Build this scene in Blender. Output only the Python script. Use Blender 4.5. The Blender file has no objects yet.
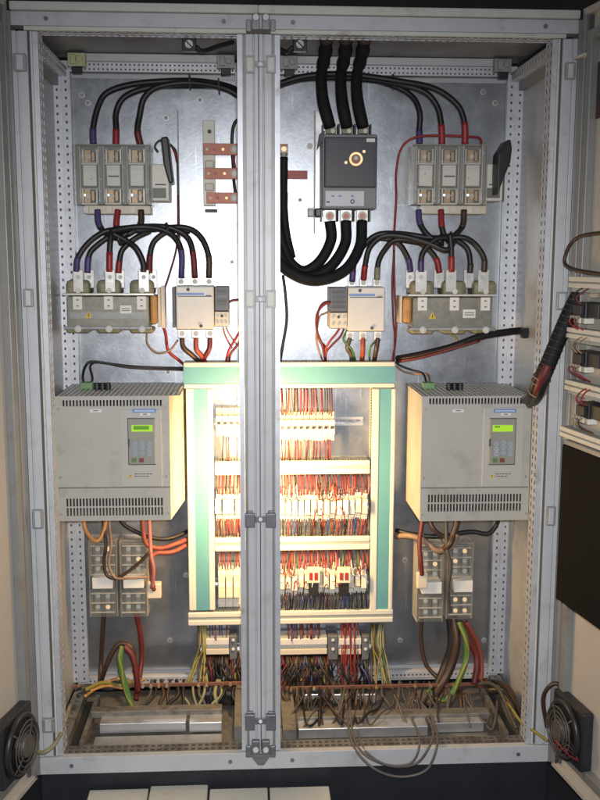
import bpy, math, random
from mathutils import Vector, Matrix
random.seed(7)
S = bpy.context.scene
COL = S.collection

# ------------------------------------------------------------------ camera
CF = 949.38                      # focal length in photograph pixels (600 x 800)
CAM = Vector((-0.0275, -2.4408, 1.3773))
pitch, yaw, roll = 0.1435, 0.0539, 0.0022
cy_, sy_, cp_, sp_ = math.cos(yaw), math.sin(yaw), math.cos(pitch), math.sin(pitch)
FW = Vector((sy_ * cp_, cy_ * cp_, -sp_))
RT = Vector((cy_, -sy_, 0))
UP = RT.cross(FW)
RT, UP = RT * math.cos(roll) + UP * math.sin(roll), UP * math.cos(roll) - RT * math.sin(roll)
cd = bpy.data.cameras.new('camera')
cd.sensor_fit = 'VERTICAL'
cd.sensor_height = 24
cd.lens = 24 * CF / 800
cd.clip_start = 0.05
cd.clip_end = 60
camo = bpy.data.objects.new('camera', cd)
COL.objects.link(camo)
camo.matrix_world = Matrix(((RT.x, UP.x, -FW.x, CAM.x), (RT.y, UP.y, -FW.y, CAM.y), (RT.z, UP.z, -FW.z, CAM.z), (0, 0, 0, 1)))
S.camera = camo

# ------------------------------------------------------------------ world and lamps
w = bpy.data.worlds.new('World')
S.world = w
w.use_nodes = True
bg = w.node_tree.nodes['Background']
bg.inputs[0].default_value = (0.55, 0.62, 0.75, 1)
bg.inputs[1].default_value = 0.20


def lamp(name, kind, loc, target, power, color, size=0.05, size_y=None, angle=80, blend=1.0, spread=180):
    d = bpy.data.lights.new(name, kind)
    d.energy = power
    d.color = color
    if kind == 'AREA':
        d.shape = 'RECTANGLE'
        d.size = size
        d.size_y = size_y or size
        d.spread = math.radians(spread)
    else:
        d.shadow_soft_size = size
    if kind == 'SPOT':
        d.spot_size = math.radians(angle)
        d.spot_blend = blend
    o = bpy.data.objects.new(name, d)
    COL.objects.link(o)
    o.location = loc
    o.rotation_euler = (Vector(target) - Vector(loc)).to_track_quat('-Z', 'Y').to_euler()
    return o


# the camera's flash, just above the lens
lamp('flash', 'SPOT', CAM + UP * 0.05 + RT * 0.02 + FW * 0.02, (0.06, 0.2, 0.56), 178, (1.0, 0.985, 0.98), size=0.03, angle=84, blend=1.0)
# warm strip lamp on the back of the middle uprights, turned to the wiring ducts
lamp('cabinet_lamp', 'AREA', (0.0, 0.13, 0.80), (0.06, 1.0, 0.62), 9.5, (1.0, 0.62, 0.25), size=0.05, size_y=0.36)
for s_ in (-1, 1):
    lamp('cabinet_lamp', 'AREA', (0.012 * s_, 0.135, .78), (1.0 * s_, .30, .60), 3.0 if s_ > 0 else 1.5, (1.0, 0.62, 0.27), size=0.03, size_y=.36)

S.view_settings.view_transform = 'Standard'
S.view_settings.look = 'None'
S.view_settings.exposure = 0
S.view_settings.gamma = 1
S.view_settings.use_curve_mapping = False


# ------------------------------------------------------------------ pixel -> place helpers
def ray(x, y):
    return FW + RT * ((x - 300) / CF) - UP * ((y - 400) / CF)


def P(x, y, Y):
    d = ray(x, y)
    return CAM + d * ((Y - CAM.y) / d.y)


def PZ(x, y, Z):
    d = ray(x, y)
    return CAM + d * ((Z - CAM.z) / d.z)


def rect(x0, y0, x1, y1, Y):
    xm, ym = (x0 + x1) / 2, (y0 + y1) / 2
    return P(x0, ym, Y).x, P(x1, ym, Y).x, P(xm, y1, Y).z, P(xm, y0, Y).z   # X0 X1 Z0 Z1


# ------------------------------------------------------------------ materials
def mat(name, color, rough=0.5, metal=0.0, noise=0.0, nscale=30, bump=0.0, bscale=200, alpha=1.0, emit=None, estr=0,
        stretch=(1, 1, 1), rnoise=0.0, dirt=None, dscale=6, dlo=.55, dhi=.75, trans=0.0, spec=0.5, bdist=0.001):
    m = bpy.data.materials.new(name)
    m.use_nodes = True
    nt = m.node_tree
    b = nt.nodes['Principled BSDF']
    col = (*color, 1)
    b.inputs['Base Color'].default_value = col
    b.inputs['Roughness'].default_value = rough
    b.inputs['Metallic'].default_value = metal
    b.inputs['Alpha'].default_value = alpha
    b.inputs['Specular IOR Level'].default_value = spec
    if trans:
        b.inputs['Transmission Weight'].default_value = trans
    if emit:
        b.inputs['Emission Color'].default_value = (*emit, 1)
        b.inputs['Emission Strength'].default_value = estr
    tc = nt.nodes.new('ShaderNodeTexCoord')
    mp = nt.nodes.new('ShaderNodeMapping')
    mp.inputs['Scale'].default_value = stretch
    nt.links.new(tc.outputs['Object'], mp.inputs[0])
    oi = nt.nodes.new('ShaderNodeObjectInfo')
    om = nt.nodes.new('ShaderNodeVectorMath')
    om.operation = 'SCALE'
    om.inputs[0].default_value = (7.3, 3.1, 5.7)
    nt.links.new(oi.outputs['Random'], om.inputs['Scale'])
    nt.links.new(om.outputs[0], mp.inputs['Location'])
    last = None
    if noise or rnoise:
        n = nt.nodes.new('ShaderNodeTexNoise')
        n.inputs['Scale'].default_value = nscale
        n.inputs['Detail'].default_value = 5
        n.inputs['Roughness'].default_value = 0.65
        nt.links.new(mp.outputs[0], n.inputs['Vector'])
        if noise:
            r = nt.nodes.new('ShaderNodeMapRange')
            r.inputs['From Min'].default_value = .3
            r.inputs['From Max'].default_value = .7
            r.inputs['To Min'].default_value = 1 - noise
            r.inputs['To Max'].default_value = 1 + noise
            nt.links.new(n.outputs[0], r.inputs[0])
            mx = nt.nodes.new('ShaderNodeVectorMath')
            mx.operation = 'SCALE'
            mx.inputs[0].default_value = color
            nt.links.new(r.outputs[0], mx.inputs['Scale'])
            last = mx.outputs[0]
        if rnoise:
            r2 = nt.nodes.new('ShaderNodeMapRange')
            r2.inputs['From Min'].default_value = .3
            r2.inputs['From Max'].default_value = .7
            r2.inputs['To Min'].default_value = max(0, rough - rnoise)
            r2.inputs['To Max'].default_value = rough + rnoise
            nt.links.new(n.outputs[0], r2.inputs[0])
            nt.links.new(r2.outputs[0], b.inputs['Roughness'])
    if dirt:
        n3 = nt.nodes.new('ShaderNodeTexNoise')
        n3.inputs['Scale'].default_value = dscale
        n3.inputs['Detail'].default_value = 8
        n3.inputs['Roughness'].default_value = 0.7
        nt.links.new(mp.outputs[0], n3.inputs['Vector'])
        r3 = nt.nodes.new('ShaderNodeMapRange')
        r3.inputs['From Min'].default_value = dlo
        r3.inputs['From Max'].default_value = dhi
        nt.links.new(n3.outputs[0], r3.inputs[0])
        mm = nt.nodes.new('ShaderNodeMix')
        mm.data_type = 'RGBA'
        nt.links.new(r3.outputs[0], mm.inputs[0])
        if last:
            nt.links.new(last, mm.inputs[6])
        else:
            mm.inputs[6].default_value = col
        mm.inputs[7].default_value = (*dirt, 1)
        last = mm.outputs[2]
    if last:
        nt.links.new(last, b.inputs['Base Color'])
    if bump:
        n2 = nt.nodes.new('ShaderNodeTexNoise')
        n2.inputs['Scale'].default_value = bscale
        n2.inputs['Detail'].default_value = 3
        nt.links.new(mp.outputs[0], n2.inputs['Vector'])
        bp = nt.nodes.new('ShaderNodeBump')
        bp.inputs['Strength'].default_value = bump
        bp.inputs['Distance'].default_value = bdist
        nt.links.new(n2.outputs[0], bp.inputs['Height'])
        nt.links.new(bp.outputs[0], b.inputs['Normal'])
    return m


def galvanised(name, base, rough, metal, scratch=0.5):
    """zinc plated sheet: crystal spangle, cloudy patches, fine scratches"""
    m = bpy.data.materials.new(name)
    m.use_nodes = True
    nt = m.node_tree
    N = nt.nodes.new
    L = nt.links.new
    b = nt.nodes['Principled BSDF']
    tc = N('ShaderNodeTexCoord')
    vo = N('ShaderNodeTexVoronoi')
    vo.inputs['Scale'].default_value = 130
    L(tc.outputs['Object'], vo.inputs['Vector'])
    no = N('ShaderNodeTexNoise')
    no.inputs['Scale'].default_value = 13
    no.inputs['Detail'].default_value = 8
    no.inputs['Roughness'].default_value = .65
    L(tc.outputs['Object'], no.inputs['Vector'])
    # scratches: thin warped bands
    tot = None
    for ang, sc in ((35, 9), (-40, 7), (62, 11)):
        mp = N('ShaderNodeMapping')
        mp.inputs['Rotation'].default_value = (0, math.radians(ang), 0)
        mp.inputs['Scale'].default_value = (sc * 9, 1, sc * .35)
        L(tc.outputs['Object'], mp.inputs[0])
        nn = N('ShaderNodeTexNoise')
        nn.inputs['Scale'].default_value = 1.3
        nn.inputs['Detail'].default_value = 2
        L(mp.outputs[0], nn.inputs['Vector'])
        rr = N('ShaderNodeMapRange')
        rr.inputs['From Min'].default_value = .69
        rr.inputs['From Max'].default_value = .74
        L(nn.outputs[0], rr.inputs[0])
        if tot is None:
            tot = rr.outputs[0]
        else:
            ad = N('ShaderNodeMath')
            ad.operation = 'MAXIMUM'
            L(tot, ad.inputs[0])
            L(rr.outputs[0], ad.inputs[1])
            tot = ad.outputs[0]
    # value
    sep = N('ShaderNodeSeparateColor')
    L(vo.outputs['Color'], sep.inputs[0])
    a1 = N('ShaderNodeMapRange')
    a1.inputs['To Min'].default_value = .95
    a1.inputs['To Max'].default_value = 1.04
    L(sep.outputs[0], a1.inputs[0])
    a2 = N('ShaderNodeMapRange')
    a2.inputs['From Min'].default_value = .3
    a2.inputs['From Max'].default_value = .7
    a2.inputs['To Min'].default_value = .88
    a2.inputs['To Max'].default_value = 1.10
    L(no.outputs[0], a2.inputs[0])
    mu = N('ShaderNodeMath')
    mu.operation = 'MULTIPLY'
    L(a1.outputs[0], mu.inputs[0])
    L(a2.outputs[0], mu.inputs[1])
    sc_ = N('ShaderNodeMath')
    sc_.operation = 'MULTIPLY_ADD'
    L(tot, sc_.inputs[0])
    sc_.inputs[1].default_value = scratch
    L(mu.outputs[0], sc_.inputs[2])
    vm = N('ShaderNodeVectorMath')
    vm.operation = 'SCALE'
    vm.inputs[0].default_value = base
    L(sc_.outputs[0], vm.inputs['Scale'])
    L(vm.outputs[0], b.inputs['Base Color'])
    b.inputs['Metallic'].default_value = metal
    ro = N('ShaderNodeMapRange')
    ro.inputs['From Min'].default_value = .3
    ro.inputs['From Max'].default_value = .7
    ro.inputs['To Min'].default_value = rough - .03
    ro.inputs['To Max'].default_value = rough + .05
    L(no.outputs[0], ro.inputs[0])
    L(ro.outputs[0], b.inputs['Roughness'])
    bp = N('ShaderNodeBump')
    bp.inputs['Strength'].default_value = .12
    bp.inputs['Distance'].default_value = .0004
    L(sep.outputs[0], bp.inputs['Height'])
    L(bp.outputs[0], b.inputs['Normal'])
    return m


M = {}
M['zinc'] = galvanised('zinc_sheet', (.36, .385, .425), .32, .86)
M['zinc_side'] = galvanised('zinc_side_sheet', (.56, .57, .57), .46, .40, .1)
M['frame'] = mat('grey_lacquer', (.53, .545, .565), .42, .05, noise=.06, nscale=12, bump=.15, bscale=900, dirt=(.33, .32, .30), dscale=11, dlo=.56, dhi=.82)
M['lip'] = mat('cream_lacquer', (.60, .60, .54), .45, 0, noise=.06, nscale=15, dirt=(.33, .30, .24), dscale=12, dlo=.55, dhi=.8)
M['roof'] = mat('dull_roof_sheet', (.30, .30, .305), .5, .3, noise=.2, nscale=10, dirt=(.10, .075, .05), dscale=6)
M['perf'] = mat('zinc_strip', (.60, .62, .67), .42, .35, noise=.10, nscale=25, dirt=(.30, .27, .22), dscale=14, dlo=.58, dhi=.8)
M['rail'] = mat('bright_zinc', (.60, .61, .63), .33, .7, noise=.08, nscale=20, rnoise=.08)
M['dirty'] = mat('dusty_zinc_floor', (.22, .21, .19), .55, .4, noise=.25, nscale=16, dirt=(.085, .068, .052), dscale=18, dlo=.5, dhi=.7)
M['casting'] = mat('zinc_casting', (.30, .31, .31), .52, .3, noise=.15, nscale=60)
M['casting_y'] = mat('passivated_casting', (.50, .50, .30), .45, .5, noise=.2, nscale=60)
M['darkclip'] = mat('dark_grey_clip', (.20, .21, .23), .45, .5, noise=.15, nscale=60)
M['door'] = mat('door_paint', (.50, .47, .42), .55, 0, noise=.05, nscale=6, dirt=(.27, .22, .165), dscale=5, dlo=.58, dhi=.85)
M['doorprof'] = mat('door_profile', (.27, .275, .27), .45, .25, noise=.08, nscale=20, dirt=(.22, .19, .15), dscale=9)
M['gasket_and_shade'] = mat('grey_gasket_and_shade', (.09, .09, .095), .7)  # door gasket; also painted shade in profile holes and upright grooves
M['black'] = mat('black_plastic', (.022, .023, .026), .38, noise=.2, nscale=40)
M['blackmat'] = mat('black_rubber', (.013, .013, .015), .48, noise=.25, nscale=50, bump=.2, bscale=300)
M['sleeve_blk'] = mat('black_wrap', (.011, .011, .013), .66, spec=.25, noise=.3, nscale=60, bump=.5, bscale=160)
M['brk'] = mat('breaker_panel', (.035, .038, .050), .42, noise=.12, nscale=30)
M['brkgrey'] = mat('breaker_case', (.20, .21, .22), .5, noise=.08, nscale=30)
M['brklab'] = mat('breaker_label', (.55, .56, .60), .4, noise=.05)
M['drive'] = mat('drive_case_paint', (.455, .45, .415), .5, 0, noise=.04, nscale=10, bump=.2, bscale=900, dirt=(.24, .22, .175), dscale=9, dlo=.54, dhi=.82)
M['drive2'] = mat('drive_plate_paint', (.49, .48, .44), .5, 0, noise=.03, nscale=10)
M['drivedk'] = mat('drive_inside', (.03, .028, .025), .8)
M['keypad'] = mat('keypad_grey', (.30, .295, .26), .5, noise=.03)
M['lcd'] = mat('lit_display', (.25, .45, .03), .3, emit=(.42, .75, .03), estr=.55)
M['lcd2'] = mat('display_band', (.08, .22, .02), .3, emit=(.14, .38, .02), estr=.35)
M['blue'] = mat('blue_label', (.12, .25, .60), .45, noise=.05)
M['white'] = mat('white_label', (.74, .74, .72), .5)
M['ink'] = mat('dark_print', (.06, .06, .07), .6)
M['yellow'] = mat('yellow_label', (.65, .48, .04), .5)
M['button'] = mat('blue_grey_key', (.20, .25, .32), .5)
M['green_key'] = mat('green_key', (.12, .22, .07), .5)
M['red_key'] = mat('red_key', (.20, .06, .045), .5)
M['cream'] = mat('cream_plastic', (.66, .60, .48), .45, noise=.05, nscale=30)
M['cream2'] = mat('ivory_plastic', (.70, .69, .62), .45, noise=.05, nscale=30)
M['contact'] = mat('contactor_front', (.68, .665, .63), .45, noise=.04, nscale=30)
M['aux'] = mat('contact_block_grey', (.13, .14, .16), .5, noise=.1, nscale=40)
M['duct'] = mat('duct_plastic', (.63, .62, .56), .5, noise=.04, nscale=25, dirt=(.42, .38, .29), dscale=12, dlo=.6, dhi=.85)
M['ductwall'] = mat('duct_wall_plastic', (.34, .36, .33), .55, noise=.06, nscale=30)
M['teal'] = mat('teal_duct_cover', (.11, .31, .36), .42, noise=.05, nscale=12, dirt=(.17, .36, .40), dscale=8, dlo=.6, dhi=.8)
M['copper'] = mat('copper_bar', (.40, .155, .11), .5, .2, noise=.15, nscale=40, dirt=(.40, .14, .07), dscale=30, dlo=.5, dhi=.75)
M['copperdk'] = mat('old_copper', (.24, .11, .07), .55, .35, noise=.2, nscale=40)
M['brass'] = mat('brass', (.50, .34, .18), .42, .55, noise=.15, nscale=60)
M['tinplate'] = mat('bright_tinned_plate', (.62, .61, .58), .36, .5, noise=.1, nscale=60)
M['tin'] = mat('tinned_metal', (.36, .345, .31), .5, .25, noise=.1, nscale=60)
M['core'] = mat('reactor_core', (.22, .215, .185), .45, .35, noise=.18, nscale=60, bump=.3, bscale=(400))
M['olive'] = mat('olive_coil', (.25, .235, .14), .5, noise=.25, nscale=50)
M['orange'] = mat('orange_insulation', (.50, .26, .085), .5, noise=.2, nscale=40)
M['paper'] = mat('insulating_paper', (.66, .62, .54), .7, noise=.08, nscale=20)
M['fusebase'] = mat('fuse_base', (.17, .17, .155), .5, noise=.08, nscale=40)
M['ceramic'] = mat('fuse_ceramic', (.82, .81, .75), .45, noise=.05, nscale=30)
M['redsign'] = mat('red_sign', (.38, .03, .03), .45)
M['redw'] = mat('red_insulation', (.29, .024, .024), .45, noise=.15)
M['darkred'] = mat('dark_red_insulation', (.13, .018, .018), .5, noise=.15)
M['pinkw'] = mat('pink_insulation', (.42, .14, .13), .5)
M['orangew'] = mat('orange_wire', (.28, .055, .03), .5)
M['purple'] = mat('violet_sleeve', (.07, .05, .16), .45, noise=.15)
M['brownw'] = mat('brown_insulation', (.052, .029, .021), .45, noise=.15)
M['greyw'] = mat('grey_insulation', (.075, .068, .062), .5)
M['loopgrey'] = mat('loop_grey_insulation', (.12, .105, .10), .5)
M['greenw'] = mat('green_insulation', (.06, .17, .035), .5)
M['yellw'] = mat('yellow_insulation', (.25, .21, .045), .5)
M['bluew'] = mat('blue_insulation', (.05, .07, .22), .45)
M['darksalmon'] = mat('faded_red_insulation', (.24, .060, .045), .55, noise=.2, nscale=50)
M['tan'] = mat('tan_insulation', (.27, .18, .125), .5, noise=.1)
M['whitebox'] = mat('white_board', (.62, .60, .52), .6, noise=.05, nscale=14, dirt=(.42, .37, .28), dscale=10, dlo=.6, dhi=.8)
M['darkfloor'] = mat('dark_floor', (.020, .021, .025), .75, noise=.3, nscale=20)
M['darkwall'] = mat('dark_wall', (.028, .024, .018), .8, noise=.3, nscale=6)
M['plinth'] = mat('black_plinth', (.016, .018, .024), .55, noise=.3, nscale=10)
M['mesh'] = mat('fan_grille', (.13, .12, .11), .5, .4, noise=.2, nscale=40)
M['pocket'] = mat('document_pocket', (.009, .0085, .008), .8, spec=.12, noise=.12, nscale=8)
M['greenplug'] = mat('green_terminal', (.16, .30, .14), .5)
M['glow'] = mat('red_led', (.4, .05, .03), .4)


def clear_mat(name, tint, a):
    m = bpy.data.materials.new(name)
    m.use_nodes = True
    nt = m.node_tree
    nt.nodes.clear()
    out = nt.nodes.new('ShaderNodeOutputMaterial')
    tr = nt.nodes.new('ShaderNodeBsdfTransparent')
    tr.inputs[0].default_value = (*tint, 1)
    gl = nt.nodes.new('ShaderNodeBsdfGlossy')
    gl.inputs['Roughness'].default_value = .16
    df = nt.nodes.new('ShaderNodeBsdfDiffuse')
    df.inputs[0].default_value = (.88, .88, .84, 1)
    lw = nt.nodes.new('ShaderNodeLayerWeight')
    lw.inputs[0].default_value = .35
    tc = nt.nodes.new('ShaderNodeTexCoord')
    no = nt.nodes.new('ShaderNodeTexNoise')
    no.inputs['Scale'].default_value = 38
    nt.links.new(tc.outputs['Object'], no.inputs['Vector'])
    bp = nt.nodes.new('ShaderNodeBump')
    bp.inputs['Strength'].default_value = .30
    bp.inputs['Distance'].default_value = .004
    nt.links.new(no.outputs[0], bp.inputs['Height'])
    nt.links.new(bp.outputs[0], gl.inputs['Normal'])
    m1 = nt.nodes.new('ShaderNodeMixShader')
    m1.inputs[0].default_value = a
    nt.links.new(tr.outputs[0], m1.inputs[1])
    nt.links.new(df.outputs[0], m1.inputs[2])
    m2 = nt.nodes.new('ShaderNodeMixShader')
    mr = nt.nodes.new('ShaderNodeMath')
    mr.operation = 'MULTIPLY_ADD'
    mr.inputs[1].default_value = .35
    mr.inputs[2].default_value = .05
    nt.links.new(lw.outputs['Fresnel'], mr.inputs[0])
    nt.links.new(mr.outputs[0], m2.inputs[0])
    nt.links.new(m1.outputs[0], m2.inputs[1])
    nt.links.new(gl.outputs[0], m2.inputs[2])
    nt.links.new(m2.outputs[0], out.inputs[0])
    return m


M['clear'] = clear_mat('clear_plastic', (.99, .99, .98), .05)
M['clear2'] = clear_mat('whitish_clear_plastic', (.98, .98, .97), .30)  # clear plastic with a larger white diffuse share


# ------------------------------------------------------------------ mesh builder
class MB:
    def __init__(s):
        s.v, s.f = [], []

    def quad(s, a, b, c, d):
        n = len(s.v)
        s.v += [Vector(a), Vector(b), Vector(c), Vector(d)]
        s.f.append((n, n + 1, n + 2, n + 3))
        return s

    def box(s, x0, x1, y0, y1, z0, z1):
        n = len(s.v)
        s.v += [Vector((x, y, z)) for z in (z0, z1) for y in (y0, y1) for x in (x0, x1)]
        for q in ((0, 2, 3, 1), (4, 5, 7, 6), (0, 1, 5, 4), (2, 6, 7, 3), (0, 4, 6, 2), (1, 3, 7, 5)):
            s.f.append(tuple(n + i for i in q))
        return s

    def px(s, x0, y0, x1, y1, Yf, Yb):
        a, b, c, d = rect(x0, y0, x1, y1, Yf)
        return s.box(a, b, Yf, Yb, c, d)

    def bar(s, p0, p1, a, b, upv=(0, 0, 1)):
        """rectangular bar from p0 to p1, a wide, b high"""
        p0, p1 = Vector(p0), Vector(p1)
        t = (p1 - p0).normalized()
        u = t.cross(Vector(upv))
        if u.length < 1e-4:
            u = Vector((1, 0, 0))
        u.normalize()
        v = u.cross(t)
        n = len(s.v)
        for p in (p0, p1):
            for i, j in ((-1, -1), (1, -1), (1, 1), (-1, 1)):
                s.v.append(p + u * (a / 2 * i) + v * (b / 2 * j))
        for q in ((0, 3, 2, 1), (4, 5, 6, 7), (0, 1, 5, 4), (1, 2, 6, 5), (2, 3, 7, 6), (3, 0, 4, 7)):
            s.f.append(tuple(n + i for i in q))
        return s

    def cyl(s, p0, p1, r, n=12, r2=None):
        p0, p1 = Vector(p0), Vector(p1)
        return s.tube([p0, p1], r, n, r2=r2)

    def tube(s, pts, r, n=8, r2=None, flat=1.0):
        pts = [Vector(p) for p in pts]
        k = len(pts)
        b = len(s.v)
        up = None
        for i, p in enumerate(pts):
            t = (pts[min(i + 1, k - 1)] - pts[max(i - 1, 0)])
            if t.length < 1e-9:
                t = Vector((0, 0, 1))
            t.normalize()
            if up is None:
                up = Vector((0, 1, 0)) if abs(t.y) < .9 else Vector((1, 0, 0))
            u = (up - t * up.dot(t))
            if u.length < 1e-6:
                u = t.orthogonal()
            u.normalize()
            up = u
            v = t.cross(u)
            rr = r if r2 is None else r + (r2 - r) * i / (k - 1)
            if callable(r):
                rr = r(i / (k - 1))
            for j in range(n):
                a = 2 * math.pi * j / n
                s.v.append(p + u * (math.cos(a) * rr * flat) + v * (math.sin(a) * rr))
        for i in range(k - 1):
            for j in range(n):
                a, c = b + i * n + j, b + i * n + (j + 1) % n
                s.f.append((a, c, c + n, a + n))
        s.f.append(tuple(b + j for j in range(n))[::-1])
        s.f.append(tuple(b + (k - 1) * n + j for j in range(n)))
        return s

    def prism(s, poly, y0, y1):
        """poly: list of (x, z); extruded in Y"""
        n = len(s.v)
        k = len(poly)
        s.v += [Vector((x, y0, z)) for x, z in poly] + [Vector((x, y1, z)) for x, z in poly]
        s.f.append(tuple(range(n, n + k)))
        s.f.append(tuple(range(n + k, n + 2 * k))[::-1])
        for i in range(k):
            j = (i + 1) % k
            s.f.append((n + i, n + k + i, n + k + j, n + j))
        return s

    def ring(s, c, axis, R, r, n=24, m=8):
        c = Vector(c)
        ax = Vector(axis).normalized()
        u = ax.orthogonal().normalized()
        v = ax.cross(u)
        b = len(s.v)
        for i in range(n):
            a = 2 * math.pi * i / n
            d = u * math.cos(a) + v * math.sin(a)
            for j in range(m):
                q = 2 * math.pi * j / m
                s.v.append(c + d * (R + r * math.cos(q)) + ax * (r * math.sin(q)))
        for i in range(n):
            for j in range(m):
                a = b + i * m + j
                a2 = b + i * m + (j + 1) % m
                c1 = b + ((i + 1) % n) * m + j
                c2 = b + ((i + 1) % n) * m + (j + 1) % m
                s.f.append((a, c1, c2, a2))
        return s

    def perf(s, o, u, v, nrm, L, W, pitch, hl, hw, cols=1, t=.002, off=None):
        """sheet L x W (along u, v) with rows of real rectangular holes"""
        o, u, v, nrm = Vector(o), Vector(u), Vector(v), Vector(nrm)
        n = max(1, int(L / pitch))
        pu = L / n
        pv = W / cols
        flip = u.cross(v).dot(nrm) < 0

        def q(a, b, c, d):
            if flip:
                s.quad(a, d, c, b)
            else:
                s.quad(a, b, c, d)
        for j in range(cols):
            for i in range(n):
                sh = 0
                a0 = o + u * (pu * i) + v * (pv * j)
                A = [a0, a0 + u * pu, a0 + u * pu + v * pv, a0 + v * pv]
                c = a0 + u * (pu / 2 + sh) + v * (pv / 2)
                B = [c - u * hl / 2 - v * hw / 2, c + u * hl / 2 - v * hw / 2, c + u * hl / 2 + v * hw / 2, c - u * hl / 2 + v * hw / 2]
                D = [p - nrm * t for p in B]
                for k in range(4):
                    k2 = (k + 1) % 4
                    q(A[k], A[k2], B[k2], B[k])
                    q(B[k], B[k2], D[k2], D[k])
        return s

    def perfbox(s, x0, x1, y0, y1, z0, z1, faces, pitch=.0225, hl=.009, hw=.009, cols=1):
        X, Y, Z = Vector((1, 0, 0)), Vector((0, 1, 0)), Vector((0, 0, 1))
        dx, dy, dz = x1 - x0, y1 - y0, z1 - z0
        c = lambda x, y, z: Vector((x, y, z))
        spec = {'-Y': (c(x0, y0, z0), X, Z, dx, dz, -Y), '+Y': (c(x0, y1, z0), X, Z, dx, dz, Y),
                '-X': (c(x0, y0, z0), Y, Z, dy, dz, -X), '+X': (c(x1, y0, z0), Y, Z, dy, dz, X),
                '-Z': (c(x0, y0, z0), X, Y, dx, dy, -Z), '+Z': (c(x0, y0, z1), X, Y, dx, dy, Z)}
        for k, (o, a, b, la, lb, nr) in spec.items():
            if k in faces:
                if la >= lb:
                    s.perf(o, a, b, nr, la, lb, pitch, hl, hw, cols)
                else:
                    s.perf(o, b, a, nr, lb, la, pitch, hl, hw, cols)
            else:
                pts = [o, o + a * la, o + a * la + b * lb, o + b * lb]
                if a.cross(b).dot(nr) < 0:
                    pts = pts[::-1]
                s.quad(*pts)
        return s

    def build(s, name, m, parent=None, smooth=False, bevel=0, label=None):
        loc = Vector(parent['_o']) if parent is not None and '_o' in parent else None
        if loc is None:
            xs = [p.x for p in s.v]
            ys = [p.y for p in s.v]
            zs = [p.z for p in s.v]
            loc = Vector(((min(xs) + max(xs)) / 2, (min(ys) + max(ys)) / 2, min(zs)))
        me = bpy.data.meshes.new(name)
        me.from_pydata([tuple(p - loc) for p in s.v], [], s.f)
        if m:
            me.materials.append(M[m] if isinstance(m, str) else m)
        if smooth:
            me.polygons.foreach_set('use_smooth', [True] * len(me.polygons))
        me.update()
        o = bpy.data.objects.new(name, me)
        COL.objects.link(o)
        if parent is not None:
            o.parent = parent
            o['_o'] = tuple(loc)
        else:
            o.location = loc
            o['_o'] = tuple(loc)
        if bevel:
            md = o.modifiers.new('bevel', 'BEVEL')
            md.width = bevel
            md.segments = 2
            md.limit_method = 'ANGLE'
        if label:
            o['label'] = label
        return o


def tag(o, label=None, cat=None, group=None, kind=None):
    if label:
        o['label'] = label
    if cat:
        o['category'] = cat
    if group:
        o['group'] = group
    if kind:
        o['kind'] = kind
    return o


def thing(name, loc, label, cat, group=None):
    o = bpy.data.objects.new(name, None)
    o.empty_display_size = .03
    COL.objects.link(o)
    o.location = loc
    o['_o'] = tuple(loc)
    return tag(o, label, cat, group)


def dup(root, delta, label=None, group=None):
    """copy a thing with its parts and sub-parts, sharing mesh data"""
    def rec(o, par):
        c = o.copy()
        COL.objects.link(c)
        c.parent = par
        for ch in kids.get(o.name, []):
            rec(ch, c)
        return c
    kids = {}
    stack = [root]
    while stack:
        o = stack.pop()
        kids[o.name] = list(o.children)
        stack += kids[o.name]
    c = rec(root, None)
    c.location = root.location + Vector(delta)
    if label:
        c['label'] = label
    if group:
        c['group'] = group
    return c


def perf_part(name, m, parent, x0, x1, y0, y1, z0, z1, faces, **kw):
    """perforated profile; an added dark core stands in for the shade in its holes"""
    o = MB().perfbox(x0, x1, y0, y1, z0, z1, faces, **kw).build(name, m, parent)
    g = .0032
    MB().box(x0 + g, x1 - g, y0 + g, y1 - g, z0 + g, z1 - g).build('hole_shade_core', 'gasket_and_shade', parent)
    return o


def smooth_path(pts, step=6):
    """Catmull-Rom through 3D points"""
    pts = [Vector(p) for p in pts]
    if len(pts) < 3:
        return pts
    q = [pts[0] * 2 - pts[1]] + pts + [pts[-1] * 2 - pts[-2]]
    out = []
    for i in range(1, len(q) - 2):
        p0, p1, p2, p3 = q[i - 1], q[i], q[i + 1], q[i + 2]
        for k in range(step):
            t = k / step
            out.append(.5 * ((2 * p1) + (p2 - p0) * t + (2 * p0 - 5 * p1 + 4 * p2 - p3) * t * t + (3 * p1 - p0 - 3 * p2 + p3) * t ** 3))
    out.append(pts[-1])
    return out


def pxpath(pts, Y=None, step=6):
    return smooth_path([P(p[0], p[1], p[2] if len(p) > 2 else Y) for p in pts], step)


def cable(label, pts, r, m, Y=None, sleeves=(), name='power_cable', cat='cable', group=None, n=10, sl_scale=1.12):
    rnd = random.Random(len(label) * 7 + int(pts[0][0]))
    q = [P(p[0], p[1], p[2] if len(p) > 2 else Y) for p in pts]
    for i in range(1, len(q) - 1):
        q[i] += Vector((rnd.uniform(-1, 1), rnd.uniform(-1, 1), rnd.uniform(-1, 1))) * min(.0045, r * .55)
    path = smooth_path(q, 7)
    if sleeves:
        L = len(path)
        root = thing(name, path[-1], label, cat, group)
        MB().tube(path, r, n).build('insulation', m, root, smooth=True)
        for a, b, sm in sleeves:
            i0, i1 = int(a * (L - 1)), max(int(a * (L - 1)) + 1, int(round(b * (L - 1))))
            MB().tube(path[i0:i1 + 1], r * sl_scale, n).build('coloured_sleeve', sm, root, smooth=True)
        return root
    return tag(MB().tube(path, r, n).build(name, m, smooth=True), label, cat, group)


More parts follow.
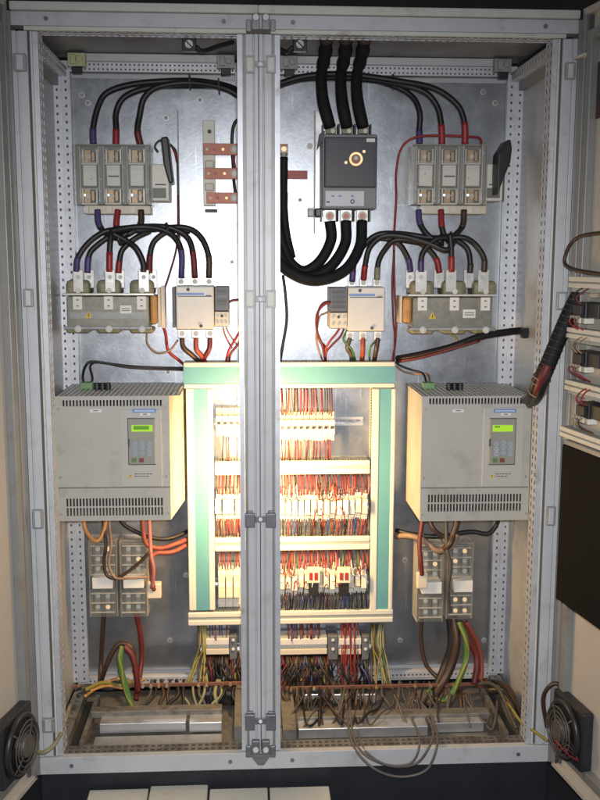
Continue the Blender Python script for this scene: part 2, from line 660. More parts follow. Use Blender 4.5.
# ================================================================== SETTING
tag(MB().box(-4, 4, -4, 4, -.16, -.12).build('floor', 'darkfloor'), kind='structure')
tag(MB().box(-4, 4, 1.4, 1.5, -.12, 4).build('wall', 'darkwall'), kind='structure')
W0, W1, H = -.6, .8, 2.0
RB = .42     # front of the rear frame
PLY = .445   # front face of the mounting plates

# ------------------------------------------------------------------ the two bayed enclosures
def upright(root, x_out, x_in):
    """front upright: outer lacquered bar, groove, perforated flange; x_out is the outer side"""
    s = 1 if x_in > x_out else -1
    X = lambda a: x_out + s * a
    def bb(mb, a, b, y0, y1, z0, z1):
        x0, x1 = sorted((X(a), X(b)))
        return mb.box(x0, x1, y0, y1, z0, z1)
    w_ = abs(x_in - x_out)
    u = MB()
    k = .60 * w_
    bb(u, 0, k * .30, 0, .03, .0505, 1.934)
    bb(u, k * .30, k * .42, .005, .03, .0505, 1.934)      # rolled groove
    bb(u, k * .42, k, .0015, .03, .0505, 1.934)
    up_ = u.build('front_upright', 'frame', root, bevel=.0012)
    bb(MB(), k, k + .006, .010, .03, .0505, 1.934).build('gasket_and_shade', 'gasket_and_shade' if w_ > .06 else 'doorprof', up_)  # dark filler strip standing in for the shade in the groove
    f = MB()
    a0, a1 = sorted((X(k + .006), X(w_)))
    bb(f, k + .006, w_ - .0135, .004, .014, .0505, 1.934)
    f.build('flange', 'lip', up_, bevel=.001)
    p0, p1 = sorted((X(w_ - .013), X(w_)))
    perf_part('perforated_web', 'perf', up_, p0, p1, .008, .062, .0505, 1.934, ('+X' if s > 0 else '-X',), pitch=.022, hl=.011, hw=.013, cols=2)


def hbeam(root, x0, x1, top):
    if top:
        b = MB().box(x0, x1, -.001, .04, 1.946, 1.979).build('top_beam', 'frame', root, bevel=.001)
        MB().box(x0, x1, -.012, .46, 1.980, 2.0).build('roof_edge', 'lip', b, bevel=.003)
        MB().box(x0 + .03, x1 - .03, .001, .012, 1.9355, 1.9455).build('beam_lip', 'lip', b, bevel=.001)
        perf_part('perforated_web', 'perf', b, x0 + .03, x1 - .03, .013, .062, 1.936, 1.9455, ('-Z',), pitch=.0180, hl=.011, hw=.016, cols=2)
    else:
        b = MB().box(x0, x1, -.001, .02, .0, .048).build('bottom_beam', 'frame', root, bevel=.001)
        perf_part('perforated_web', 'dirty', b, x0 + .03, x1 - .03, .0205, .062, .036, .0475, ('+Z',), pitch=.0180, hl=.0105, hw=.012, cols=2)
    for xx in ((x0 + .085, x1 - .085) if not top else (x0 + .085, x1 - .085)):
        z = 1.962 if top else .024
        MB().cyl((xx, -.004, z), (xx, .002, z), .0055, 12).build('screw', 'darkclip', b)
    return b


def enclosure(x0, x1, label, left):
    root = thing('electrical_cabinet', ((x0 + x1) / 2, .2, 0), label, 'cabinet', 'enclosures bayed side by side')
    iw = .062
    if left:
        upright(root, x0, x0 + iw)
        upright(root, x1 - .0008, x1 - .053)
    else:
        upright(root, x1, x1 - iw)
        upright(root, x0 + .0008, x0 + .053)
    hbeam(root, x0, x1, True)
    hbeam(root, x0, x1, False)
    # rear frame
    for xa in ((x0 + .012, x0 + .063), (x1 - .063, x1 - .012)):
        inner = (xa[0] == x0 + .012) != left
        o = perf_part('rear_post', 'perf', root, xa[0], xa[1], RB, RB + .02, .07, 1.925, ('-Y',), pitch=.0225, hl=.0075, hw=.0055, cols=2)
        xm = (xa[0] + xa[1]) / 2
        MB().box(xm - .002, xm + .002, RB - .003, RB - .0003, .07, 1.925).build('rib', 'perf', o)
    rb = perf_part('rear_beam', 'perf', root, x0 + .064, x1 - .064, RB - .01, RB + .02, 1.918, 1.944, ('-Y',), pitch=.0125, hl=.005, hw=.005, cols=2)
    MB().box(x0 + .064, x1 - .064, RB - .022, RB + .02, 1.9445, 1.966).build('beam_cover', 'frame', rb, bevel=.002)
    perf_part('rear_beam', 'perf', root, x0 + .064, x1 - .064, RB - .01, RB + .02, .066, .086, ('-Y',), pitch=.0125, hl=.006, hw=.006, cols=1)
    # depth rails
    so = x0 if left else x1
    sg = 1 if left else -1
    def sb(a, b):
        return sorted((so + sg * a, so + sg * b))
    a, b = sb(.03, .055)
    perf_part('depth_rail', 'perf', root, a, b, .063, RB, 1.905, 1.93, ('-Z', '+X' if left else '-X'), pitch=.025, hl=.012, hw=.009)
    a, b = sb(.018, .030)
    MB().box(a, b, .063, RB, 1.88, 1.935).build('depth_rail', 'casting', root)
    a, b = sb(.030, .066)
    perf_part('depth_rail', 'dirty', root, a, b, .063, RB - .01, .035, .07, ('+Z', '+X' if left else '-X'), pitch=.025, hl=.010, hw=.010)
    a, b = sb(.095, .108)
    MB().box(a, b, .063, RB - .06, .03, .056).build('depth_rail', 'dirty', root)
    a, b = sb(.066, .0945)
    MB().box(a, b, .063, RB - .06, .026, .034).build('floor_strip', 'drivedk', root)
    a, b = sb(.003, .016)
    MB().box(a, b, .032, .46, .05, 1.93).build('side_panel', 'zinc_side', root)
    MB().box(x0 + .02, x1 - .02, .0625, .47, 1.968, 1.978).build('roof_panel', 'roof', root)
    MB().box(x0 + .02, x1 - .02, .475, .482, .03, 1.96).build('rear_panel', 'frame', root)
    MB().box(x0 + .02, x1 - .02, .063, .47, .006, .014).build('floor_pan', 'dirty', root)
    # corner castings
    for xa in (x0 + .066, x1 - .115):
        c = MB()
        c.box(xa, xa + .05, RB - .045, RB - .0225, 1.925, 1.962)
        c.box(xa + .008, xa + .024, RB - .055, RB - .0452, 1.93, 1.956)
        c.cyl((xa + .035, RB - .052, 1.944), (xa + .035, RB - .044, 1.944), .009, 10)
        c.build('corner_casting', 'casting_y' if xa < x0 + .1 and left else 'casting', root, bevel=.0015)
        MB().box(xa + .012, xa + .040, RB - .05, RB - .03, 1.905, 1.9245).build('clamp_foot', 'black', root, bevel=.002)
    # plinth
    MB().box(x0, x1, .01, .46, -.119, -.002).build('plinth', 'plinth', root)
    return root


cabL = enclosure(-.6, 0, 'narrow left enclosure of the two, its door standing open at the left edge', True)
MB().box(-.0012, .0012, .012, .05, .05, 1.93).build('light_stop_strip', 'black', cabL)  # added black strip, stops the lamp shining through the gap
cabR = enclosure(0, .8, 'wider right enclosure of the two, holding the large dark circuit breaker', False)

# floor rails inside (bright rods seen through the bottom opening)
def floor_rail(root, x0, x1, yf, yn, Z, h, m, name='floor_rail'):
    a, b = PZ(x0, yn, Z), PZ(x1, yn, Z)
    c = PZ((x0 + x1) / 2, yf, Z)
    MB().box(a.x, b.x, min(a.y, b.y), c.y, Z - h, Z).build(name, m, root, bevel=.002)

floor_rail(cabL, 100, 186, 714, 722, .060, .03, 'rail')
floor_rail(cabL, 189, 222, 714, 722, .060, .03, 'rail')
floor_rail(cabL, 92, 222, 705, 709, .075, .02, 'dirty')
floor_rail(cabL, 93, 222, 735, 744, .030, .012, 'casting')
floor_rail(cabR, 298, 428, 719, 726, .060, .03, 'rail')
floor_rail(cabR, 431, 484, 717, 722, .060, .03, 'rail')
floor_rail(cabR, 292, 490, 709, 713, .070, .02, 'dirty')
floor_rail(cabR, 296, 492, 733, 741, .028, .010, 'dirty')
for x0, x1, r_ in ((.232, 0, 0),):
    pass
MB().box(-.075, -.055, .07, .40, .035, .09).build('depth_rail', 'dirty', cabL)
MB().box(.062, .10, .07, .40, .035, .075).build('depth_rail', 'dirty', cabR)

# hinges on the outer uprights
def hinge(root, x0, y0, x1, y1):
    h = MB().px(x0, y0, x1, y1, -.012, -.0015).build('hinge', 'casting', root, bevel=.002)
    w_ = (x1 - x0)
    MB().px(x0 + w_ * .25, y0 + 1.5, x1 - w_ * .25, y1 - 1.5, -.017, -.0125).build('hinge_plate', 'frame', h, bevel=.001)
for q in ((13, 53, 26, 71), (23, 289, 33, 307), (32, 510, 43, 529), (42, 719, 54, 733)):
    hinge(cabL, *q)
for q in ((566, 62, 576, 79), (557, 292, 568, 310), (547, 507, 556, 526)):
    hinge(cabR, *q)

# connectors that join the two enclosures
def baying(y0, y1, label, dark, heavy):
    root = thing('baying_connector', P(260.5, y1, -.004), label, 'connector', 'clamps joining the two enclosures')
    m = 'darkclip' if dark else 'casting'
    for s, xa, xb in ((-1, 245, 255), (1, 266, 276)):
        if heavy:
            b = MB()
            b.px(xa, y0 + 3, xb, y1, -.014, -.0005)
            b.px(xa + 2, y0, xb - 2, y0 + 4, -.010, -.0005)
            b.build('clamp_leg', m, root, bevel=.002)
        else:
            b = MB()
            b.px(xa, y0, xb, y0 + 2, -.007, -.0005).px(xa, y1 - 2, xb, y1, -.007, -.0005)
            b.px(xa, y0 + 2, xa + 2, y1 - 2, -.007, -.0005).px(xb - 2, y0 + 2, xb, y1 - 2, -.007, -.0005)
            b.build('clamp_frame', m, root)
            MB().px(xa + 2, y0 + 2, xb - 2, y1 - 2, -.003, -.0005).build('clamp_plate', 'lip' if not dark else 'casting', root)
    ym = (y0 + y1) / 2
    MB().px(255.2, ym - 3, 265.8, ym + 3, -.006, -.0005).build('bridge', m, root, bevel=.001)
    MB().cyl(P(260.5, ym, -.012), P(260.5, ym, -.0065), .005, 12).build('screw', 'darkclip', root)
baying(55, 73, 'uppermost small clamp across the middle uprights, above the copper bars', False, False)
baying(290, 308, 'clamp across the middle uprights level with the two contactors', False, False)
baying(511, 528, 'dark clamp across the middle uprights level with the relay rows', True, True)
baying(712, 731, 'dark heavy clamp across the middle uprights just above the lowest bracket', True, True)
# corner brackets, top and bottom
def corner_bracket(ys, label, down):
    root = thing('corner_bracket', P(260.5, ys, -.01), label, 'bracket', 'corner brackets of the middle uprights')
    def q(x0, a, x1, b, y0, y1, nm, m, bv=.003):
        ya, yb = (ys + a, ys + b)
        MB().px(x0, ya, x1, yb, y0, y1).build(nm, m, root, bevel=bv)
    for s in (-1, 1):
        f = lambda a, b: (260.8 + min(s * a, s * b), 260.8 + max(s * a, s * b))
        a = f(1, 9)
        q(a[0], -7, a[1], 8, -.028, -.014, 'bracket_body', 'darkclip' if down else 'casting')
        a = f(9.3, 15)
        q(a[0], -2, a[1], 10, -.022, -.014, 'bracket_wing', 'darkclip' if down else 'casting')
        c = 260.8 + s * 5
        MB().cyl(P(c, ys + (-4 if not down else 2), -.034), P(c, ys + (-4 if not down else 2), -.027), .0085, 12).build('bolt', 'darkclip' if not down else 'casting', root, bevel=.001)
    if down:
        g = [P(250, ys + 7, -.02), P(271, ys + 7, -.02), P(264, ys + 17, -.02), P(258, ys + 17, -.02)]
        MB().prism([(p.x, p.z) for p in g], -.022, -.0135).build('bracket_tip', 'darkclip', root, bevel=.001)
corner_bracket(21, 'bolted grey corner bracket at the very top of the middle uprights', False)
corner_bracket(748, 'dark pointed corner bracket at the foot of the middle uprights', True)

# cam latches under the roof
for x, lb in ((189, 'black and silver latch hanging under the roof of the narrow enclosure'), (300, 'black and silver latch hanging under the roof beside the thick black cables')):
    r_ = thing('roof_latch', P(x, 50, .10), lb, 'latch', 'latches hanging under the roof')
    MB().px(x - 12, 33.5, x + 12, 37, .085, .115).build('mounting_bar', 'black', r_, bevel=.001)
    MB().px(x - 7, 37.3, x + 7, 51, .090, .112).build('latch_body', 'black', r_, bevel=.002)
    MB().cyl(P(x, 44, .080), P(x, 44, .0898), .010, 16).build('latch_cam', 'casting', r_)
    MB().bar(P(x - 3, 41, .078), P(x + 3, 47, .078), .003, .003).build('latch_lever', 'black', r_)
    MB().tube(pxpath([(x + 7, 47, .10), (x + 14, 51, .11), (x + 30, 46, .14), (x + 44, 42, .18)] if x < 200 else [(x - 7, 47, .10), (x - 14, 52, .11), (x - 24, 46, .14)]), .006, 8).build('latch_rod', 'black', r_, smooth=True)

# ------------------------------------------------------------------ mounting plates
def plate(x0, x1, label):
    return tag(MB().box(x0, x1, PLY, PLY + .004, .095, 1.905).build('mounting_plate', 'zinc', bevel=.001), label, 'plate', 'galvanised mounting plates')
plate(-.542, -.004, 'scratched galvanised mounting plate at the back of the narrow left enclosure')
plate(.004, .742, 'scratched galvanised mounting plate behind the circuit breaker and right drive')
# vertical seam strips screwed on the plate
for x, y0, y1, lb in ((178.5, 110, 262, 'thin upright metal edge strip left of the copper bars'), (314.5, 110, 234, 'thin upright metal edge strip left of the circuit breaker')):
    tag(MB().px(x - .5, y0, x + .8, y1, PLY - .010, PLY - .0005).build('edge_strip', 'casting'), lb, 'metal strip')
tag(MB().px(315.5, 112, 326, 216, PLY - .012, PLY - .001).build('backing_plate', 'rail'), 'narrow bright backing plate along the left side of the circuit breaker', 'metal plate')

# ------------------------------------------------------------------ doors
def door(root, hx, ang, width, side, label):
    """side -1 left door, +1 right door; ang = opening from closed; inside face looks to the middle"""
    a = math.radians(ang)
    # direction from hinge outward: closed door points to middle (-side), rotates toward camera
    d = Vector((-side * math.cos(a), -math.sin(a), 0))
    nrm = Vector((d.y, -d.x, 0))
    if nrm.x * (-side) < 0:
        nrm = -nrm                      # looks at the middle of the cabinet
    h = Vector((hx, -.020, 0))
    def Q(u, n, z):
        p = h + d * u + nrm * n
        return Vector((p.x, p.y, z))
    def slab(mb, u0, u1, n0, n1, z0, z1):
        n = len(mb.v)
        mb.v += [Q(u, nn, z) for z in (z0, z1) for nn in (n0, n1) for u in (u0, u1)]
        for q in ((0, 2, 3, 1), (4, 5, 7, 6), (0, 1, 5, 4), (2, 6, 7, 3), (0, 4, 6, 2), (1, 3, 7, 5)):
            mb.f.append(tuple(n + i for i in q))
        return mb
    dr = slab(MB(), 0, width, -.030, -.012, .0, 2.0).build('door', 'door', root, label=label)
    slab(MB(), .0, .016, -.012, .004, .004, 1.996).build('door_edge', 'doorprof', dr, bevel=.002)
    slab(MB(), .020, .030, -.012, -.004, .02, 1.98).build('gasket_and_shade', 'gasket_and_shade', dr)
    st = slab(MB(), .036, .060, -.012, .010, .06, 1.94).build('door_stile', 'doorprof', dr, bevel=.002)
    slab(MB(), .0, width, -.012, .004, .0, .016).build('door_edge', 'door', dr, bevel=.002)
    slab(MB(), .0, width, -.012, .004, 1.984, 2.0).build('door_edge', 'door', dr, bevel=.002)
    slab(MB(), .062, width - .06, -.012, .010, .06, .085).build('door_stile', 'doorprof', dr, bevel=.002)
    slab(MB(), .062, width - .06, -.012, .010, 1.915, 1.94).build('door_stile', 'doorprof', dr, bevel=.002)
    return Q, slab, d, nrm

MB().box(-.619, -.6004, -.004, .05, .0, 1.979).build('frame_return', 'doorprof', cabL, bevel=.001)
MB().box(.8004, .819, -.004, .05, .0, 1.979).build('frame_return', 'doorprof', cabR, bevel=.001)
QL, slabL, dL, nL = door(cabL, -.606, 103, .6, -1, 'tan painted inside of the narrow left door')
QR, slabR, dR, nR = door(cabR, .806, 99, .8, 1, 'tan painted inside of the wide right door')


def on_door(x, y, Q, n):
    """u, z of the point of the door plane (offset n) seen at pixel x, y"""
    d = ray(x, y)
    p0, p1 = Q(0, n, 0), Q(1, n, 0)
    e = p1 - p0
    nn = Vector((e.y, -e.x, 0))
    t = (p0 - CAM).dot(nn) / d.dot(nn)
    p = CAM + d * t
    return (p - p0).dot(e) / e.dot(e), p.z

# door rails (right door)
u_edge = .02
rails = []
for (x, yc, hgt, lb) in ((574, 282, .028, 'uppermost ribbed rail across the open right door'), (571, 332, .026, 'second ribbed rail on the right door, over the first black contact block'),
                         (570, 384, .026, 'third ribbed rail on the right door, between two rows of contact blocks'), (564, 430, .026, 'lowest ribbed rail on the right door, above the black pocket')):
    u0, z = on_door(x, yc, QR, .02)
    u0 = max(u0, .03)
    b = slabR(MB(), u0, .74, .010, .030, z - hgt / 2, z + hgt / 2)
    root = thing('door_rail', QR(u0, .02, z - hgt / 2), lb, 'rail', 'ribbed rails across the right door')
    b.build('rail_base', 'ductwall', root, bevel=.001)
    slabR(MB(), u0, .74, .0305, .036, z + .002, z + hgt / 2).build('rail_rib', 'duct', root, bevel=.001)
    slabR(MB(), u0, .74, .0305, .036, z - hgt / 2, z - .002).build('rail_rib', 'duct', root, bevel=.001)
    rails.append(z)
    # fingers
    f = MB()
    k = 0
    uu = u0 + .005
    while uu < .5:
        slabR(f, uu, uu + .004, .012, .028, z - hgt / 2 - .010, z - hgt / 2 - .0005)
        uu += .009
    tag(f.build('fingers', 'ductwall', root), kind='stuff')

# contact blocks on the right door
CNW = {'redw': 'red', 'brownw': 'brown', 'orangew': 'orange', 'darkred': 'dark red', 'tan': 'tan', 'yellw': 'yellow'}
def contact_block(x, y, lb, wires, u_w=.05, mid=None):
    u0, z = on_door(x, y, QR, .03)
    root = thing('contact_block', QR(u0, .03, z - .02), lb, 'switch block', 'switch contact blocks on the right door')
    slabR(MB(), u0, u0 + u_w, -.010, .045, z - .020, z + .018).build('block_body', 'black', root, bevel=.002)
    slabR(MB(), u0 + .006, u0 + u_w - .006, .0455, .055, z - .012, z + .010).build('terminal_cap', 'black', root, bevel=.001)
    slabR(MB(), u0 - .004, u0 + u_w + .03, -.0105, .012, z + .0185, z + .028).build('holder_frame', 'ductwall', root, bevel=.001)
    for i in range(4):
        uu = u0 + .003 + i * .012
        slabR(MB(), uu, uu + .009, .020, .043, z - .034, z - .0205).build('terminal_foot', 'cream2' if i % 2 else 'casting', root, bevel=.001)
    slabR(MB(), u0 + u_w + .002, u0 + u_w + .05, -.010, .040, z - .018, z + .016).build('second_block', 'black', root, bevel=.002)
    for i in range(3):
        uu = u0 + .008 + i * .014
        MB().cyl(QR(uu, .052, z - .018), QR(uu, .062, z - .018), .0035, 8).build('screw', 'tin', root)
    for i, wm in enumerate(wires):
        uu = u0 + .006 + i * .011
        sgn = 1 if i % 2 else -1
        pts = [QR(uu, .05, z + sgn * .012), QR(uu + random.uniform(-.006, .006), .062, z + sgn * .028), QR(uu + random.uniform(-.012, .012), .045, z + sgn * .045), QR(uu + .004, .02, z + sgn * .058)]
        tag(MB().tube(smooth_path(pts), .0020, 6).build('control_wire', wm, smooth=True), 'short %s wire at the %s' % (CNW[wm], lb.split(' ', 1)[0] and lb), 'wire', 'wires on the right door')
contact_block(581, 309, 'small contact block just under the uppermost door rail', ['redw', 'brownw', 'orangew', 'darkred'])
contact_block(581, 357, 'contact block between the second and third door rails', ['darkred', 'tan', 'redw', 'tan'])
contact_block(584, 408, 'contact block just above the lowest door rail', ['yellw', 'redw', 'darkred', 'redw'])
# black document pocket
u0, zt = on_door(562, 444, QR, .05)
_, zb = on_door(547, 592, QR, .05)
root = thing('document_pocket', QR(u0, .03, zb), 'large black document pocket fixed inside the open right door', 'pocket')
slabR(MB(), u0, .62, -.011, .050, zb, zt).build('pocket_front', 'pocket', root, bevel=.003)
slabR(MB(), u0 + .002, .60, -.008, .046, zt + .0005, zt + .012).build('pocket_rim', 'doorprof', root, bevel=.001)
# sign plate (brown) at top of right door
u0, z1 = on_door(595, 62, QR, 0)
_, z0 = on_door(595, 118, QR, 0)
tag(slabR(MB(), u0, u0 + .2, -.0115, -.008, z0, z1).build('notice_sheet', 'brownw'), 'brown notice sheet stuck high inside the right door', 'notice')
u0, z1 = on_door(583, 57, QR, 0)
tag(slabR(MB(), u0 - .02, u0 + .035, -.0115, .016, z1 - .004, z1 + .002).build('hook', 'lip'), 'pale hook near the top of the right door', 'hook')
# loop of cable on the right door
pts = [QR(.30, .03, P(600, 235, 0).z), QR(.12, .05, P(590, 238, 0).z), QR(.07, .06, P(585, 255, 0).z), QR(.10, .06, P(590, 268, 0).z), QR(.30, .04, P(600, 275, 0).z)]
tag(MB().tube(smooth_path(pts), .0045, 8).build('cable_loop', 'brownw', smooth=True), 'thin dark brown cable looping above the uppermost door rail', 'cable')

# fans on the doors
def fan(Q, slab, u0, zc, R_, lb, side):
    root = thing('cooling_fan', Q(u0 + R_, 0, zc - R_), lb, 'fan', 'filter fans low on the doors')
    slab(MB(), u0, u0 + 2 * R_, -.011, .022, zc - R_, zc + R_).build('fan_housing', 'black', root, bevel=.006)
    ax = Q(0, 1, 0) - Q(0, 0, 0)
    c = Q(u0 + R_, .030, zc)
    MB().ring(c, ax, R_ * .90, .008, 32, 8).build('fan_rim', 'black', root, smooth=True)
    g = MB()
    for k in (.30, .46, .62, .78):
        g.ring(Q(u0 + R_, .047, zc), ax, R_ * k, .0018, 28, 5)
    for k in range(4):
        a = k * math.pi / 2 + .78
        g.tube([Q(u0 + R_ + math.cos(a) * R_ * .2, .047, zc + math.sin(a) * R_ * .2), Q(u0 + R_ + math.cos(a) * R_ * .92, .036, zc + math.sin(a) * R_ * .92)], .002, 6)
    g.build('grille', 'mesh', root, smooth=True)
    MB().cyl(Q(u0 + R_, .024, zc), Q(u0 + R_, .050, zc), R_ * .36, 24).build('fan_motor', 'mesh', root, bevel=.003)
    for k in range(5):
        a = k * 2 * math.pi / 5
        b = MB()
        p = []
        for rr, tw in ((.36, .35), (.86, .30)):
            for s_ in (-1, 1):
                aa = a + s_ * tw
                p.append(Q(u0 + R_ + math.cos(aa) * R_ * rr, .030 + s_ * .007, zc + math.sin(aa) * R_ * rr))
        off = ax * .0015
        b.quad(p[0], p[1], p[3], p[2])
        b.quad(p[2] + off, p[3] + off, p[1] + off, p[0] + off)
        for i_, j_ in ((0, 1), (1, 3), (3, 2), (2, 0)):
            b.quad(p[i_], p[j_], p[j_] + off, p[i_] + off)
        b.build('fan_blade', 'blackmat', root)
    return root

uf, zf = on_door(547, 727, QR, .03)
fan(QR, slabR, .030, .163, .080, 'round metal grilled fan low inside the right door', 1)
fan(QL, slabL, .052, .170, .082, 'round metal grilled fan low inside the left door', -1)
# fan wiring
cable('yellow green fan lead running from the left fan over the frame corner', [(33, 750, -.03), (42, 753, -.05), (52, 747, -.04), (61, 735, .0), (64, 722, .06), (70, 705, .15)], .0055, 'olive', name='fan_lead')
cable('dark curved lead arching above the right fan', [(547, 727, -.02), (544, 700, -.03), (548, 686, -.04), (558, 685, -.05), (570, 698, -.08)], .006, 'brownw', name='fan_lead')
cable('yellow lead hanging from the right fan into the enclosure corner', [(548, 741, -.04), (535, 733, -.01), (522, 722, .05), (512, 708, .10), (505, 700, .2)], .004, 'yellw', name='fan_lead')
for i, c in enumerate(['redw', 'darkred', 'greyw', 'brownw']):
    pts = [QR(.115 + i * .012, .055, .13 + i * .02), QR(.15, .07, .155 - i * .02), QR(.17, .05, .13 + i * .012), QR(.18, .02, .11)]
    tag(MB().tube(smooth_path(pts), .0016, 6).build('fan_wire', c, smooth=True), '%s wire at the terminals of the right fan' % {'redw': 'bright red', 'darkred': 'dark red', 'greyw': 'grey', 'brownw': 'brown'}[c], 'wire')

# ================================================================== EQUIPMENT ON THE PLATE
# ---- fuse switches
def fuse_switch(ox, top, lb, mech_x, handle, shield):
    """ox = left edge of the base in px, three poles 23.5 px apart"""
    root = thing('fuse_switch', P(ox + 37, 214, PLY - .001), lb, 'fuse switch', 'three pole fuse switches')
    T = top
    MB().px(ox, T + 2, ox + 75, T + 61, .385, PLY - .001).build('switch_base', 'fusebase', root, bevel=.002)
    MB().px(ox + 8, T + 61.5, ox + 74, T + 70, .375, PLY - .001).build('terminal_ledge', 'cream', root, bevel=.002)
    for i in range(3):
        c = ox + 13 + i * 23.6
        MB().px(c - 6.5, T + 21, c + 7, T + 42, .338, .3845).build('fuse', 'ceramic', root, bevel=.002)
        for ya, yb in ((T + 6, T + 19), (T + 45, T + 59)):
            k = MB()
            k.px(c - 5, ya, c + 1, yb, .350, .3845)
            k.px(c + 2, ya + 2, c + 5, yb - 2, .345, .3845)
            k.build('fuse_clip', 'brass', root, bevel=.001)
            MB().cyl(P(c - 1, (ya + yb) / 2, .342), P(c - 1, (ya + yb) / 2, .351), .007, 10).build('bolt', 'tin', root)
            MB().px(c - 9, ya + 3, c - 6, yb - 3, .355, .3845).build('clip_spring', 'tin', root)
        for dx in (-11.4, 11.4):
            MB().px(c + dx - .7, T + 2, c + dx + .7, T + 60, .338, .3845).build('phase_barrier', 'clear2', root)
        MB().cyl(P(c + 4, T + 66, .366), P(c + 4, T + 66, .3745), .008, 12).build('terminal_bolt', 'tin', root)
        MB().px(c - 6, T + 63, c - 1, T + 69, .366, .3745).build('terminal_plate', 'cream2', root)
    c = ox + 13 + 23.6
    MB().px(c - 5, T + 31.5, c + 6, T + 33, .3365, .3378).build('print_line', 'ink', root)
    for i in range(3):
        c = ox + 13 + i * 23.6
        for ya in (T + 4, T + 44):
            for dx in (-7.5, 6.5):
                MB().px(c + dx, ya + 1, c + dx + 1.6, ya + 15, .336, .3845).build('clip_jaw', 'tinplate', root, bevel=.0006)
            MB().px(c - 8, ya + 15, c + 8, ya + 16.5, .345, .3845).build('cross_piece', 'cream2', root)
        MB().px(c - 5.5, T + 23, c + 6, T + 26, .3365, .3378).build('fuse_label', 'white', root)
        MB().cyl(P(c - 5, T + 51, .3445), P(c - 5, T + 51, .352), .004, 8).build('rivet', 'tinplate', root)
    # clear front cover with ribs
    cv = MB().px(ox - 1, T, ox + 75, T + 61, .320, .3235).build('cover', 'clear', root, bevel=.001)
    rb = MB()
    for i in range(3):
        c = ox + 13 + i * 23.6
        for dx in (-9.5, 9.5):
            rb.px(c + dx - .5, T + 2, c + dx + .5, T + 59, .314, .3198)
        for dy in (18, 45):
            rb.px(c - 8.8, T + dy - .4, c + 8.8, T + dy + .4, .315, .3198)
    rb.build('cover_rib', 'clear2', cv)
    sd = MB()
    a, b, z0, z1 = rect(ox - 1, T, ox + 75, T + 61, .322)
    sd.box(a, a + .002, .324, .384, z0, z1).box(b - .002, b, .324, .384, z0, z1)
    sd.box(a + .0022, b - .0022, .324, .384, z1 - .002, z1)
    sd.build('cover_side', 'clear2', cv)
    for k in range(9):
        px_, py_ = ox + random.uniform(2, 73), T + random.uniform(3, 58)
        MB().px(px_ - .9, py_ - .9, px_ + .9, py_ + .9, .3165, .3199).build('cover_glint', 'clear2', cv, bevel=.001)  # randomly placed added specks, standing in for glints on the cover
    # mechanism
    MB().px(mech_x, T + 20, mech_x + 18, T + 57, .350, PLY - .001).build('mechanism_box', 'cream2', root, bevel=.003)
    MB().px(mech_x + 4, T + 40, mech_x + 15, T + 41.2, .3485, .3498).build('print_line', 'ink', root)
    MB().px(mech_x + 2, T + 44, mech_x + 15, T + 54, .3470, .3498).build('terminal_cover', 'fusebase', root, bevel=.001)
    if shield:
        MB().px(ox - 14, T + 6, ox - 2, T + 60, .36, .363).build('side_shield', 'clear', root, bevel=.001)
    pts = [P(x, y, .31) for x, y in handle]
    h = tag(MB().prism([(p.x, p.z) for p in pts], .27, .335).build('switch_handle', 'black', bevel=.004),
            'black lever handle at the side of the %s fuse switch' % ('left' if not shield else 'right'), 'handle', 'black fuse switch levers')
    return root

fuse_switch(76.5, 144, 'clear covered three pole fuse switch in the narrow left enclosure', 151, [(162, 139), (169, 138), (171, 158), (174.5, 184), (170, 184), (165, 166)], False)
fuse_switch(412.5, 144, 'clear covered three pole fuse switch in the right enclosure beside the breaker', 485, [(494, 172), (495, 155), (503, 142), (507, 141), (508.5, 150), (507, 163), (500, 180), (494, 196)], True)

